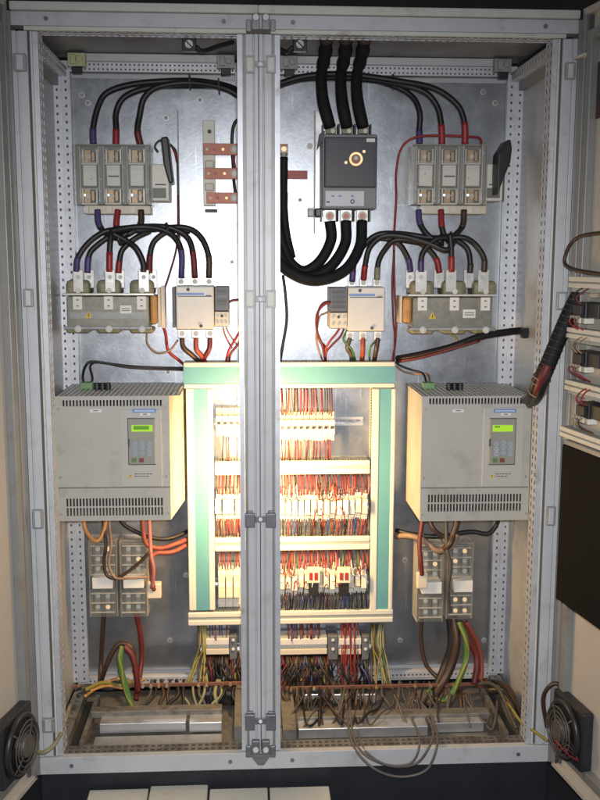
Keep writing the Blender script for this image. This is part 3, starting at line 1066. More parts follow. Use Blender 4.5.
# ---- reactors
def reactor(x0, x1, tabs, terms, ybr, lb, mir, tri_x, lab, band):
    root = thing('line_reactor', P((x0 + x1) / 2, 332, .30), lb, 'reactor', 'three phase line reactors')
    yt, yb = ybr + 2.5, ybr + 33
    MB().px(x0, yt, x1, yb, .305, .40).build('iron_core', 'core', root, bevel=.002)
    c = MB()
    n = 9
    for i in range(1, n):
        y = yt + (yb - yt) * i / n
    for i, tx in enumerate(tabs):
        MB().px(tx - 12, ybr - 14, tx + 12, yt - .3, .315, .40).build('coil', 'olive', root, bevel=.012)
        MB().px(tx - 12, yb + .3, tx + 12, yb + 6, .315, .39).build('coil', 'olive', root, bevel=.010)
        MB().px(tx - 4.5, yt, tx + 4.5, yt + 13, .300, .3045).build('spacer_tab', 'white', root)
        for dy in (3.5, 9.5):
            MB().px(tx - 1.2, yt + dy - .5, tx + 1.2, yt + dy + .5, .2992, .2998).build('tab_mark', 'ink', root)
        MB().cyl(P(tx + .5, ybr - 3.5, .285), P(tx + .5, ybr - 3.5, .314), .008, 10).build('bolt', 'tin', root)
        MB().cyl(P(tx + .5, yb + 2, .288), P(tx + .5, yb + 2, .312), .010, 12).build('bolt', 'casting', root)
        MB().cyl(P(tx + .5, yb + 2, .283), P(tx + .5, yb + 2, .288), .005, 8).build('bolt_tip', 'tin', root)
    MB().px(x0 - 5, ybr - .8, x1 + 5, ybr + 1.4, .290, .304).build('clamp_bar', 'tinplate', root, bevel=.001)
    MB().px(x0 - 3, yb - .5, x1 + 3, yb + 2.4, .292, .304).build('clamp_bar', 'casting', root, bevel=.001)
    if band:
        MB().px(x0 + 3, ybr + 18, x1 - 3, ybr + 24.5, .3025, .3045).build('metal_band', 'casting', root)
    MB().px(lab[0], lab[1], lab[2], lab[3], .3005, .3022).build('rating_label', 'white', root)
    for k in (.35, .6):
        yy = lab[1] + (lab[3] - lab[1]) * k
        MB().px(lab[0] + 1.5, yy, lab[2] - 1.5, yy + .7, .2999, .3004).build('print_line', 'greyw', root)
    a = [P(tri_x - 4, ybr + 24, .3), P(tri_x + 4, ybr + 24, .3), P(tri_x, ybr + 17, .3)]
    MB().prism([(p.x, p.z) for p in a], .3005, .3022).build('warning_triangle', 'yellow', root)
    MB().px(tri_x - .4, ybr + 19.5, tri_x + .4, ybr + 22.8, .2999, .3004).build('triangle_mark', 'ink', root)
    for i, (ta, tb, dz) in enumerate(terms):
        t = MB()
        t.px(ta, 270, tb, 292 if dz else 288, .3075 if dz else .345, .3125 if dz else .350)
        o = t.build('terminal_plate', 'tinplate', root, bevel=.001)
        cx = (ta + tb) / 2
        MB().cyl(P(cx, 277, .299 if dz else .336), P(cx, 277, .3072 if dz else .3448), .006, 10).build('bolt', 'casting', root)
        MB().px(cx - 2.5, 280.5, cx + 2.5, 282, .304 if dz else .342, .3073 if dz else .3448).build('washer', 'rail', root)
    # insulated end winding
    if mir:
        MB().px(x0 - 9.5, ybr + 2, x0 - 1, ybr + 28, .318, .40).build('end_winding', 'orange', root, bevel=.008)
        MB().px(x0 - 13, ybr + 1, x0 - 11, ybr + 28, .33, .40).build('insulation_sheet', 'paper', root)
    else:
        MB().px(x1 + 1, ybr + 1, x1 + 8, ybr + 30, .318, .40).build('end_winding', 'orange', root, bevel=.008)
        MB().px(x1 + 9, ybr - 6, x1 + 11.5, ybr + 32, .33, .40).build('insulation_sheet', 'paper', root)
        MB().px(x1 + 12.5, ybr - 8, x1 + 16, ybr + 34, .36, .40).build('insulation_sheet', 'paper', root)
    return root

reactor(67, 149, (77.5, 108.5, 141.5), ((73, 83, 1), (84, 94, 0), (105, 115, 1), (116, 124.5, 0), (138.5, 149, 1), (150, 157, 0)), 294,
        'open reactor with olive coils and a yellow triangle below the left fuse switch', False, 88.5, (120, 305.5, 131.5, 313.5), True)
reactor(413, 492, (422.5, 454.5, 485.5), ((406, 414, 0), (415.5, 427, 1), (434, 444, 0), (446, 456.5, 1), (464, 474, 0), (478.5, 489, 1)), 295,
        'open reactor with orange end winding below the right fuse switch', True, 432.5, (463, 309.5, 475.5, 318), False)

# ---- contactors
def contactor(x0, x1, yt, yb, ax0, ax1, lb, tops, bots, mir):
    root = thing('contactor', P((x0 + x1) / 2, yb, .33), lb, 'contactor', 'beige power contactors')
    MB().px(x0, yt, x1, yb, .325, PLY - .001).build('body', 'contact', root, bevel=.004)
    MB().px(x0 + 2, yt + 10, x1 - 2, yt + 10.8, .3240, .3246).build('front_seam', 'greyw', root)
    MB().px(x0 + 1, yt + 7, x1 - 10, yt + 9, .3240, .3246).build('blue_print', 'blue', root)
    MB().px(x1 - 8, yt + 9.4, x1 - 3, yt + 10.4, .3232, .3239).build('print_line', 'ink', root)
    for sx, sy in ((x0 + 12, yt + 3.5), (x1 - 13, yb - 3)):
        MB().cyl(P(sx, sy, .321), P(sx, sy, .3245), .005, 10).build('screw', 'ink', root)
    if not mir:
        MB().px(x0 - 3.5, yt + 1, x0 - .3, yb - 2, .345, PLY - .001).build('side_block', 'aux', root, bevel=.002)
    ab = MB().px(ax0, yt + .5, ax1, yt + 25, .335, PLY - .001).build('contact_block', 'aux', root, bevel=.002)
    for k in range(4):
        MB().px(ax0 + 2, yt + 4 + k * 5, ax1 - 2, yt + 6.5 + k * 5, .3325, .3348).build('terminal_slot', 'black' if k % 2 else 'greyw', ab)
    cb = MB().px(ax0, yt + 25.6, ax1, yb - 3, .332, PLY - .001).build('terminal_block', 'cream', root, bevel=.002)
    for k in range(3):
        xx = ax0 + 3 + k * (ax1 - ax0 - 6) / 2
        MB().cyl(P(xx, yt + 30, .3295), P(xx, yt + 30, .3318), .0045, 8).build('screw', 'ink' if k == 1 else 'tin', cb)
        MB().cyl(P(xx, yb - 7, .3295), P(xx, yb - 7, .3318), .0045, 8).build('screw', 'tin', cb)
    for xx in tops:
        MB().px(xx - 4, yt - 9, xx + 4, yt - .5, .365, .371).build('terminal_plate', 'tinplate', root, bevel=.001)
        MB().cyl(P(xx, yt - 4.5, .356), P(xx, yt - 4.5, .3648), .0085, 6).build('bolt', 'tin', root)
    for xx in bots:
        MB().px(xx - 4, yb + .5, xx + 4, yb + 9, .365, .371).build('terminal_plate', 'tinplate', root, bevel=.001)
        MB().cyl(P(xx, yb + 4.5, .356), P(xx, yb + 4.5, .3648), .0085, 6).build('bolt', 'casting', root)
    return root

contactor(176, 214, 286, 329, 214.8, 229, 'beige contactor in the narrow left enclosure, grey contact block at its right', (181, 195, 209), (182, 196, 210), False)
contactor(348, 385, 287, 331, 330, 347.2, 'beige contactor right of the middle uprights, grey contact block at its left', (352, 363.5, 377), (350, 363, 378), True)

# ---- circuit breaker
root = thing('circuit_breaker', P(350, 208, .32), 'large dark moulded circuit breaker with brass rotary shaft below three thick cables', 'circuit breaker')
MB().px(322, 134, 377, 209, .335, PLY - .012).build('case', 'brkgrey', root, bevel=.004)
MB().px(324.5, 137, 377, 187.5, .318, .3345).build('front_panel', 'brk', root, bevel=.003)
MB().px(326.5, 139.5, 375, 186, .3165, .3178).build('panel_inset', 'brk', root, bevel=.001)
MB().px(366.5, 138.5, 375, 142, .3148, .3163).build('badge', 'white', root)
MB().px(325.5, 191, 364, 206, .3325, .3348).build('setting_label', 'brklab', root)
for x, y, m_ in ((333, 196, 'blue'), (340, 196, 'blue'), (352.5, 196, 'blue'), (328, 202, 'ink')):
    MB().px(x - 1.5, y - .8, x + 1.5, y + .8, .3318, .3324).build('label_mark', m_, root)
MB().ring(P(352.5, 201.5, .3315), (0, 1, 0), .005, .0014, 16, 6).build('adjusting_dial', 'ink', root)
c = P(356, 159, .31)
MB().cyl(P(356, 159, .300), P(356, 159, .3163), .021, 28).build('shaft_collar', 'brass', root, bevel=.002)
MB().cyl(P(356, 159, .293), P(356, 159, .2998), .013, 20).build('shaft_ring', 'copperdk', root, bevel=.001)
MB().cyl(P(356, 158, .284), P(356, 158, .2928), .007, 12).build('shaft', 'tin', root, bevel=.001)
for x, y in ((364, 151.5), (346, 162.5)):
    MB().cyl(P(x, y, .3125), P(x, y, .3163), .0045, 10).build('screw', 'brass', root)
tri = [(319.5, 134), (325, 131), (323, 140), (317, 150)]
MB().prism([(P(x, y, .33).x, P(x, y, .33).z) for x, y in tri], .32, .35).build('side_lever', 'black', root, bevel=.001)
for i in range(3):
    xb = 330 + i * 16.2
    MB().px(xb - 6, 210, xb + 5.5, 222, .345, .352).build('terminal_pad', 'tinplate', root, bevel=.001)
    MB().cyl(P(xb, 216, .335), P(xb, 216, .3448), .0135, 20).build('terminal_ring', 'tin', root)
    MB().cyl(P(xb, 216, .326), P(xb, 216, .3348), .0085, 6).build('terminal_bolt', 'copper', root)
    xt = 331 + i * 16.2
    MB().px(xt - 5, 127, xt + 5, 133.6, .345, .36).build('terminal_clamp', 'olive', root, bevel=.002)
    MB().cyl(P(xt + 2, 131, .335), P(xt + 2, 131, .3448), .0065, 8).build('terminal_bolt', 'tin', root)
    for dx in (-8, 7.5):
        MB().px(xt + dx - .6, 124, xt + dx + .6, 134, .335, .37).build('phase_barrier', 'black', root)
    for dx in (-8.3, 7.8):
        MB().px(xb + dx - .6, 209.5, xb + dx + .6, 221, .34, .38).build('phase_barrier', 'brkgrey', root)
root = thing('cable_clamp', P(315, 217, .38), 'small black cable clamp with a bolt at the lower left of the circuit breaker', 'clamp')
MB().px(308, 208, 314, 217, .41, PLY - .001).build('foot', 'casting', root, bevel=.001)
MB().cyl(P(310.5, 213, .402), P(310.5, 213, .4098), .007, 12).build('bolt', 'tin', root)
MB().px(315, 208, 323, 217, .375, .42).build('clamp_body', 'black', root, bevel=.004)

# ---- thick feeder cables
th = [('leftmost of the three thick black feeders dropping from the roof to the breaker', [(327, 36, .12), (325, 55, .19), (321.5, 75, .26), (323, 100, .32), (330, 127, .35)]),
      ('middle one of the three thick black feeders dropping from the roof to the breaker', [(346.5, 36, .12), (345, 55, .19), (341, 75, .26), (342, 100, .32), (347, 127, .35)]),
      ('rightmost of the three thick black feeders dropping from the roof to the breaker', [(365, 36, .12), (362, 55, .19), (357, 75, .26), (357.5, 100, .32), (363, 127, .35)])]
for lb, pts in th:
    r0 = thing('feeder_cable', P(*pts[-1]), lb, 'cable', 'thick feeders from the roof')
    pa = pxpath(pts, step=8)
    MB().tube(pa, lambda t: .0165 + .0018 * math.sin(t * 40) * (t < .5) + .0012 * math.sin(t * 9), 14).build('insulation', 'sleeve_blk', r0, smooth=True)
    MB().tube(pa[:3], lambda t: .021 - .004 * t, 14).build('roof_gland', 'brownw', r0, smooth=True)
    MB().tube(pa[-3:], .012, 12).build('bare_end', 'copperdk', r0, smooth=True)
bt = [('thick black cable from the left lower breaker terminal curving behind the uprights', [(330, 221, .35), (331, 240, .35), (320, 261, .34), (304, 271, .34), (290, 262, .34), (281, 240, .34), (275, 215, .34), (268, 170, .36)]),
      ('thick black cable from the middle lower breaker terminal curving behind the uprights', [(346, 221, .35), (345, 244, .34), (330, 267, .32), (308, 277, .31), (288, 268, .31), (276, 245, .32), (268, 215, .34), (262, 190, .36)]),
      ('thick black cable from the right lower breaker terminal curving behind the uprights', [(362, 221, .35), (360, 246, .33), (345, 270, .30), (318, 280, .285), (294, 274, .285), (272, 255, .31), (260, 230, .34), (258, 200, .36)])]
for lb, pts in bt:
    r0 = thing('feeder_cable', P(*pts[0]), lb, 'cable', 'thick feeders below the breaker')
    pa = pxpath(pts, step=8)
    MB().tube(pa, .0158, 14).build('insulation', 'sleeve_blk', r0, smooth=True)
cable('thick black cable hanging from the copper lug right of the middle uprights', [(284, 157, .37), (283.5, 180, .37), (284.5, 210, .36), (286, 235, .35), (292, 258, .35)], .012, 'sleeve_blk')
root = thing('cable_lug', P(284, 157, .37), 'tinned cable lug just right of the middle uprights above the red sign', 'cable lug')
MB().px(280, 146, 288, 153, .365, .371).build('lug_eye', 'tin', root, bevel=.001)
MB().cyl(P(284, 149, .355), P(284, 149, .3648), .008, 6).build('bolt', 'brass', root)
MB().cyl(P(284, 153, .37), P(284, 158, .37), .009, 12).build('lug_barrel', 'tin', root)

# ---- copper bars
root = thing('busbar_support', P(210, 206, .40), 'pale insulating holder behind the three copper bars', 'busbar holder')
MB().px(203, 120, 215, 206, .415, PLY - .001).build('holder_strip', 'cream2', root, bevel=.002)
MB().cyl(P(209.5, 131.5, .412), P(209.5, 131.5, .4148), .006, 10).build('screw', 'ink', root)
for y in (164, 187):
    MB().px(205, y - 4, 214, y + 4, .392, .4148).build('insulator', 'cream', root, bevel=.004)
    MB().cyl(P(210.5, y + 1, .386), P(210.5, y + 1, .3918), .006, 10).build('bolt', 'tin', root)
    MB().px(216, y - 6, 250, y + 4, .425, PLY - .001).build('spacer_plate', 'rail', root)
MB().px(205, 209, 217, 212, .41, PLY - .001).build('holder_foot', 'ink', root)
for x0, y0, y1, lb in ((203, 143.5, 155, 'uppermost of the three red copper bars left of the middle uprights'), (204.5, 168, 179, 'middle one of the three red copper bars left of the middle uprights'), (206.5, 192.5, 203.5, 'lowest of the three red copper bars left of the middle uprights')):
    r0 = thing('copper_busbar', P(x0 + 30, y1, .385), lb, 'copper bar', 'short copper bars')
    MB().px(x0, y0, 288, y1, .378, .3855).build('bar', 'copper', r0, bevel=.001)
    ym = (y0 + y1) / 2
    MB().cyl(P(234.5, ym, .366), P(234.5, ym, .3778), .0095, 6).build('bolt', 'tin', r0, bevel=.001)
    MB().cyl(P(234.5, ym, .375), P(234.5, ym, .3779), .0115, 16).build('washer', 'casting', r0)
    for dx, mm in ((4, 'tin'), (11, 'copperdk'), (20, 'brass')):
        MB().cyl(P(x0 + dx, ym, .3755), P(x0 + dx, ym, .3779), .0042, 8).build('rivet', mm, r0)
cable('thin black wire looping beside the ends of the copper bars', [(240, 118, .40), (234, 124, .40), (232, 140, .41), (233, 165, .41), (235, 190, .41), (240, 200, .41)], .005, 'blackmat')
cable('thin red wire behind the bolts of the copper bars', [(235, 150, .40), (234, 160, .40), (236, 172, .395)], .003, 'redw')

# ---- red sign
root = thing('warning_sign', P(294, 179, .43), 'small red sign with two lines of white print right of the middle uprights', 'sign')
MB().px(276, 170.5, 307.5, 179, .425, .429).build('sign_plate', 'redsign', root)
x = 281
while x < 304:
    w_ = random.uniform(1.2, 3.2)
    MB().px(x, 172.8, min(x + w_, 305), 173.9, .4242, .4248).build('letter_stroke', 'pinkw', root)
    x += w_ + .8
x = 284
while x < 302:
    w_ = random.uniform(1, 2.6)
    MB().px(x, 175.8, min(x + w_, 304), 176.9, .4242, .4248).build('letter_stroke', 'pinkw', root)
    x += w_ + .8
for x, y, lb in ((310, 146, 'round plate screw left of the circuit breaker'),):
    tag(MB().cyl(P(x, y, .436), P(x, y, PLY - .0002), .009, 14).build('plate_screw', 'tin'), lb, 'screw')

rp = random.Random(3)
spots = [(82, 95, 'uppermost screw at the left corner of the left plate'), (88, 103, 'lower screw at the left corner of the left plate'), (200, 100, 'small screw above the copper bars'), (166, 118, 'screw hole right above the left fuse switch'),
         (495, 103, 'screw beside the right post near the top'), (483, 92, 'screw at the top right corner of the plate'), (300, 200, 'screw left of the circuit breaker below the red sign'), (400, 300, 'small screw between contactor and reactor on the right'),
         (232, 262, 'small screw above the left contact block'), (168, 372, 'screw above the right corner of the left drive'), (400, 640, 'screw right of the terminal strips'), (170, 640, 'screw on the plate left of the yellow green wires'), (186, 575, 'screw on the plate left of the teal duct'), (405, 560, 'screw on the plate under the tan cable'), (484, 640, 'screw beside the right post near the bottom')]
for x, y, lb in spots:
    c = P(x, y, PLY)
    r0 = thing('plate_screw', (c.x, PLY, c.z - .006), lb, 'screw', 'screws in the mounting plates')
    MB().cyl((c.x, PLY - .0045, c.z), (c.x, PLY - .0012, c.z), .0055, 12).build('screw_head', 'casting', r0, bevel=.001)
    MB().cyl((c.x, PLY - .0011, c.z), (c.x, PLY - .0002, c.z), .0085, 14).build('washer', 'tinplate', r0)
    MB().bar((c.x - .0035, PLY - .0048, c.z), (c.x + .0035, PLY - .0048, c.z), .0010, .0004).build('screw_slot', 'ink', r0)
# ---- drives
def drive(x0, x1, flare, lb, lcdbright, conn_x, plug_x):
    Yf, Yb = .15, .43
    a, b, z0, z1 = rect(x0, 396, x1, 520.5, Yf)
    root = thing('motor_drive', ((a + b) / 2, .3, z0), lb, 'drive', 'grey frequency drives')
    zl = P((x0 + x1) / 2, 487.5, Yf).z        # split between door and lower cover
    # shell: sides, top grid, bottom, back
    t = .002
    sh = MB()
    if flare:
        n = len(sh.v)
        sh.v += [Vector(p) for p in ((b - t, Yf + .003, z0), (b, Yf + .003, z0), (b, Yf + .003, z1), (b - t, Yf + .003, z1), (b + flare - t, Yb, z0), (b + flare, Yb, z0), (b + flare, Yb, z1), (b + flare - t, Yb, z1))]
        for q in ((0, 1, 2, 3), (7, 6, 5, 4), (1, 5, 6, 2), (4, 0, 3, 7), (0, 4, 5, 1), (3, 2, 6, 7)):
            sh.f.append(tuple(n + i for i in q))
    else:
        sh.box(b - t, b, Yf + .003, Yb, z0, z1)
    sh.build('side_cover', 'drive', root)
    MB().box(a, a + t, Yf + .003, Yb, z0, z1).build('side_cover', 'drive', root)
    bt_ = b + (flare or 0)
    MB().box(a + t, b - t, Yf + .003, Yb, z0, z0 + t).build('bottom_cover', 'drive', root)
    MB().box(a + t, b - t, Yb, Yb + .012, z0, z1).build('back_plate', 'drive', root)
    MB().box(a + .004, b - .006, Yf + .02, Yb - .004, z0 + .03, z1 - .02).build('slot_shade_block', 'drivedk', root)  # near-black block behind the slots, stands in for the shade inside
    tp = MB()
    tp.perf((a, Yf + .003, z1), (1, 0, 0), (0, 1, 0), (0, 0, 1), bt_ - a, Yb - Yf - .003, .0135, .007, .011, cols=11, t=.0015)
    tp.build('top_grille', 'drive', root)
    # front upper door with slot row; holes are real
    U, V, Nn = Vector((1, 0, 0)), Vector((0, 0, 1)), Vector((0, -1, 0))
    zs1, zs0 = P(0, 400, Yf).z, P(0, 407.5, Yf).z
    fr = MB()
    def q(xa, xb, za, zb):
        fr.quad((xa, Yf, za), (xb, Yf, za), (xb, Yf, zb), (xa, Yf, zb))
    m_ = .018
    q(a, b, zs1, z1)
    q(a, a + m_, zs0, zs1)
    q(b - m_, b, zs0, zs1)
    fr.perf((a + m_, Yf, zs0), U, V, Nn, b - a - 2 * m_, zs1 - zs0, .00905, .0048, (zs1 - zs0) * .82, 1, t=.003)
    q(a, b, zl + .001, zs0)
    for zz in (z1, zl + .001):
        fr.quad((a, Yf, zz), (b, Yf, zz), (b, Yf + .003, zz), (a, Yf + .003, zz))
    fr.quad((a, Yf, zl), (a, Yf, z1), (a, Yf + .003, z1), (a, Yf + .003, zl))
    fr.quad((b, Yf, zl), (b, Yf, z1), (b, Yf + .003, z1), (b, Yf + .003, zl))
    fr.build('front_cover', 'drive', root)
    # right-hand raised portion
    xs = P(x0 + (x1 - x0) * .565, 450, Yf).x
    MB().box(xs, b - .022, Yf - .004, Yf - .0003, zl + .004, zs0 - .008).build('operator_plate', 'drive2', root, bevel=.001)
    MB().box(a + .03, b - .02, Yf + .004, Yf + .008, zl - .003, zl + .003).build('cover_gap', 'ink', root)
    # lower cover: two rows of slots
    lo = MB()
    def q2(xa, xb, za, zb):
        lo.quad((xa, Yf - .002, za), (xb, Yf - .002, za), (xb, Yf - .002, zb), (xa, Yf - .002, zb))
    r1, r0_ = P(0, 498.5, Yf).z, P(0, 517.5, Yf).z
    ml = .020
    q2(a, b, r1, zl - .001)
    q2(a, b, z0, r0_)
    q2(a, a + ml, r0_, r1)
    q2(b - ml, b, r0_, r1)
    lo.perf((a + ml, Yf - .002, r0_), U, V, Nn, b - a - 2 * ml, r1 - r0_, .00885, .0050, (r1 - r0_) / 2 * .84, 2, t=.004)
    lo.quad((a, Yf - .002, z0), (b, Yf - .002, z0), (b, Yf + .003, z0), (a, Yf + .003, z0))
    lo.quad((a, Yf - .002, zl - .001), (b, Yf - .002, zl - .001), (b, Yf + .003, zl - .001), (a, Yf + .003, zl - .001))
    lo.quad((a, Yf - .002, z0), (a, Yf - .002, zl), (a, Yf + .003, zl), (a, Yf + .003, z0))
    lo.quad((b, Yf - .002, z0), (b, Yf - .002, zl), (b, Yf + .003, zl), (b, Yf + .003, z0))
    lo.build('lower_cover', 'drive', root)
    # screws
    for sx, sz in ((a + .008, z1 - .035), (b - .010, z1 - .035), (a + .008, zl + .03), (b - .010, zl + .03), (a + .006, z0 + .02), (b - .006, z0 + .02)):
        MB().cyl((sx, Yf - .005, sz), (sx, Yf, sz), .0035, 10).build('screw', 'tin', root)
    # labels and operator panel, positions relative to the left drive's picture
    k = (x1 - x0) / 113.0
    fx = lambda x: x0 + (x - 57) * k
    MB().px(fx(90), 409.5, fx(101.5), 412.3, Yf - .0012, Yf - .0003).build('type_label', 'white', root)
    MB().px(fx(93), 410.4, fx(98), 411.2, Yf - .0020, Yf - .0013).build('print_line', 'ink', root)
    MB().px(fx(132.5), 409.0, fx(156), 412.5, Yf - .0056, Yf - .0042).build('maker_label', 'blue', root)
    x = 134.5
    while x < 153.5:
        w_ = random.uniform(.9, 1.6)
        MB().px(fx(x), 410.1, fx(x + w_), 411.5, Yf - .0066, Yf - .0058).build('letter_stroke', 'white', root)
        x += w_ + .55
    MB().px(fx(140), 413.1, fx(150), 415.6, Yf - .0056, Yf - .0042).build('type_label', 'white', root)
    MB().px(fx(143), 413.9, fx(147), 414.7, Yf - .0066, Yf - .0058).build('print_line', 'ink', root)
    MB().px(fx(127.8), 418, fx(155.2), 465, Yf - .0050, Yf - .0042).build('keypad_recess', 'ink', root)
    kp = MB().px(fx(128.4), 419, fx(154.8), 464.4, Yf - .016, Yf - .0052).build('keypad', 'keypad', root, bevel=.0015)
    MB().px(fx(131.5), 425.2, fx(152.5), 431.6, Yf - .0180, Yf - .0163).build('display', 'lcd', kp)
    MB().px(fx(133.5), 426.0, fx(149.0 if flare else 139.0), 429.6 if flare else 427.6, Yf - .0190, Yf - .0182).build('display_text', 'lcd2', kp)
    for r in range(3):
        for c_ in range(3):
            x, y = fx(135.2 + c_ * 7.2), 444 + r * 5.0 - (1.2 if c_ == 1 else 0)
            MB().cyl(P(x, y, Yf - .0185), P(x, y, Yf - .0162), .0072, 12).build('key', 'button', kp)
            MB().px(x - 1, y - .4, x + 1, y + .4, Yf - .0195, Yf - .0187).build('key_mark', 'keypad', kp)
    MB().px(fx(131.5), 458.3, fx(136.3), 462.4, Yf - .0185, Yf - .0162).build('key', 'green_key', kp)
    MB().px(fx(139), 458.3, fx(143.8), 462.4, Yf - .0185, Yf - .0162).build('key', 'red_key', kp)
    MB().px(fx(127.9), 439, fx(129.4), 446.5, Yf - .019, Yf - .0162).build('latch', 'ink', kp)
    a3 = [P(fx(128), 477.5, Yf), P(fx(132.8), 477.5, Yf), P(fx(130.4), 473.3, Yf)]
    MB().prism([(p.x, p.z) for p in a3], Yf - .0052, Yf - .0042).build('warning_triangle', 'yellow', root)
    MB().px(fx(130.1), 474.8, fx(130.7), 477, Yf - .0060, Yf - .0054).build('triangle_mark', 'ink', root)
    for y in (473.6, 476.0):
        x = 134.5
        while x < 150 - (y > 475) * 4:
            w_ = random.uniform(1.2, 3)
            MB().px(fx(x), y, fx(x + w_), y + .7, Yf - .0048, Yf - .0042).build('print_line', 'greyw', root)
            x += w_ + .8
    # round connectors and green plug on the top grille
    for dx in (0, 5.6, 11.2):
        c1 = P(conn_x + dx, 391, .27)
        MB().cyl((c1.x, .27, z1 + .001), (c1.x, .27, z1 + .022), .0085, 12).build('connector', 'black', root, bevel=.002)
    c1 = P(plug_x, 388, .30)
    MB().box(c1.x - .018, c1.x + .018, .285, .315, z1 + .001, z1 + .02).build('plug', 'greenplug', root, bevel=.002)
    return root

drive(57, 170, .030, 'grey frequency drive with lit green display in the narrow left enclosure', 0, 97, 87)
drive(421, 530, 0, 'grey frequency drive with bright green display in the right enclosure', 1, 449, 428)

# ---- wiring ducts
def duct(x0, y0, x1, y1, lb, teal, vert=False, fingers=True, clip=None):
    """front face rectangle in px at the front of the duct"""
    Yf, Yb = .365, PLY - .001
    a, b, z0, z1 = rect(x0, y0, x1, y1, Yf)
    root = thing('wiring_duct', ((a + b) / 2, .41, z0), lb, 'wiring duct', 'slotted wiring ducts')
    MB().box(a + .002, b - .002, Yb - .002, Yb, z0 + .002, z1 - .002).build('duct_back', 'ductwall', root)
    lipw = .0125
    if not vert:
        L = z1 - z0
        e = L * .40 if not teal else L * .17
        MB().box(a, b, Yf - .002, Yf + .008, z1 - e, z1).build('cover_edge', 'duct', root, bevel=.003)
        MB().box(a, b, Yf - .002, Yf + .008, z0, z0 + e).build('cover_edge', 'duct', root, bevel=.003)
        MB().box(a, b, Yf + .001, Yf + .006, z0 + e, z1 - e).build('cover', 'teal' if teal else 'ductwall', root)  # narrow ducts: middle coloured darker, standing for shade in the groove
        f = MB()
        x = a
        while x < b - .005:
            for zz in (z0 + .003, z1 - .005):
                f.box(x, x + .0048, Yf + .0085, Yb - .012, zz, zz + .002)
            x += .0085
        for zz in (z0 + .003, z1 - .005):
            f.box(a, b, Yb - .0119, Yb - .0022, zz, zz + .002)
        tag(f.build('fingers', 'ductwall', root), kind='stuff')
    else:
        L = b - a
        e1, e2 = clip
        MB().box(a, a + L * e1, Yf - .002, Yf + .008, z0, z1).build('cover_edge', 'duct', root, bevel=.003)
        MB().box(b - L * e2, b, Yf - .002, Yf + .008, z0, z1).build('cover_edge', 'duct', root, bevel=.003)
        MB().box(a + L * e1, b - L * e2, Yf + .001, Yf + .006, z0, z1).build('cover', 'teal', root)
        f = MB()
        z = z0
        while z < z1 - .005:
            for xx in (a + .003, b - .005):
                f.box(xx, xx + .002, Yf + .0085, Yb - .012, z, z + .0048)
            z += .0085
        for xx in (a + .003, b - .005):
            f.box(xx, xx + .002, Yb - .0119, Yb - .0022, z0, z1)
        tag(f.build('fingers', 'ductwall', root), kind='stuff')
    return root

duct(183.5, 362, 395, 388, 'wide teal covered duct across the top of the relay rows', True)
duct(187.5, 388.8, 214, 610.5, 'upright teal covered duct along the left of the relay rows', True, True, clip=(.27, .22))
duct(371, 388.8, 394, 610.5, 'upright teal covered duct along the right of the relay rows', True, True, clip=(.30, .17))
duct(214.8, 461, 370, 474.5, 'uppermost narrow cream duct between the breaker row and the relay row', False)
duct(214.8, 537, 370, 550.5, 'middle narrow cream duct between the two relay rows', False)
duct(188, 611, 393, 624, 'lowest cream duct closing the frame below the relay rows', False)

# ---- DIN rails
def din(x0, x1, yc, lb, h=8.5):
    root = thing('din_rail', P((x0 + x1) / 2, yc + h / 2, .425), lb, 'rail', 'metal mounting rails')
    a, b, z0, z1 = rect(x0, yc - h / 2, x1, yc + h / 2, .425)
    MB().box(a, b, .422, .4235, z1 - .005, z1).build('rail_flange', 'rail', root)
    MB().box(a, b, .422, .4235, z0, z0 + .005).build('rail_flange', 'rail', root)
    w_ = MB()
    w_.box(a, b, .4235, .436, z1 - .0062, z1 - .005).box(a, b, .4235, .436, z0 + .005, z0 + .0062)
    w_.build('rail_side', 'rail', root)
    w_ = MB()
    w_.perf((a, .4345, z0 + .0062), (1, 0, 0), (0, 0, 1), (0, -1, 0), b - a, z1 - z0 - .0124, .025, .014, .006, 1, t=.0015)
    w_.build('rail_web', 'rail', root)
din(214, 363, 421.5, 'bright slotted rail behind the row of small breakers')
din(214, 369, 506, 'slotted rail behind the first relay row')
din(214, 369, 581, 'slotted rail behind the second relay row')
din(200, 385, 646, 'slotted rail behind the terminal strips')

# ---- modules
CN = {'redw': 'red', 'darkred': 'dark red', 'pinkw': 'pink', 'orangew': 'orange', 'brownw': 'brown', 'greyw': 'grey', 'bluew': 'dark blue', 'blackmat': 'black', 'tan': 'tan', 'greenw': 'green', 'yellw': 'yellow', 'purple': 'violet'}
def module_mcb(x, y0, y1, w_):
    root = thing('small_breaker', P(x + w_ / 2, y1, .40), 'cream slim breaker standing in the uppermost device row', 'breaker', 'row of small breakers')
    b = MB()
    b.px(x, y0, x + w_ - .25, y1, .385, .433)
    h = (y1 - y0)
    b.px(x, y0 + h * .28, x + w_ - .25, y0 + h * .80, .360, .3848)
    b.build('body', 'cream', root, bevel=.001)
    MB().px(x + w_ * .25, y0 + h * .50, x + w_ * .75, y0 + h * .60, .354, .3598).build('toggle', 'black', root)
    MB().px(x + w_ * .15, y0 + h * .32, x + w_ * .85, y0 + h * .42, .3592, .3599).build('label', 'white', root)
    for yy in (y0 + h * .14, y0 + h * .90):
        MB().cyl(P(x + w_ / 2, yy, .382), P(x + w_ / 2, yy, .3848), .0035, 8).build('screw', 'tin', root)
    return root

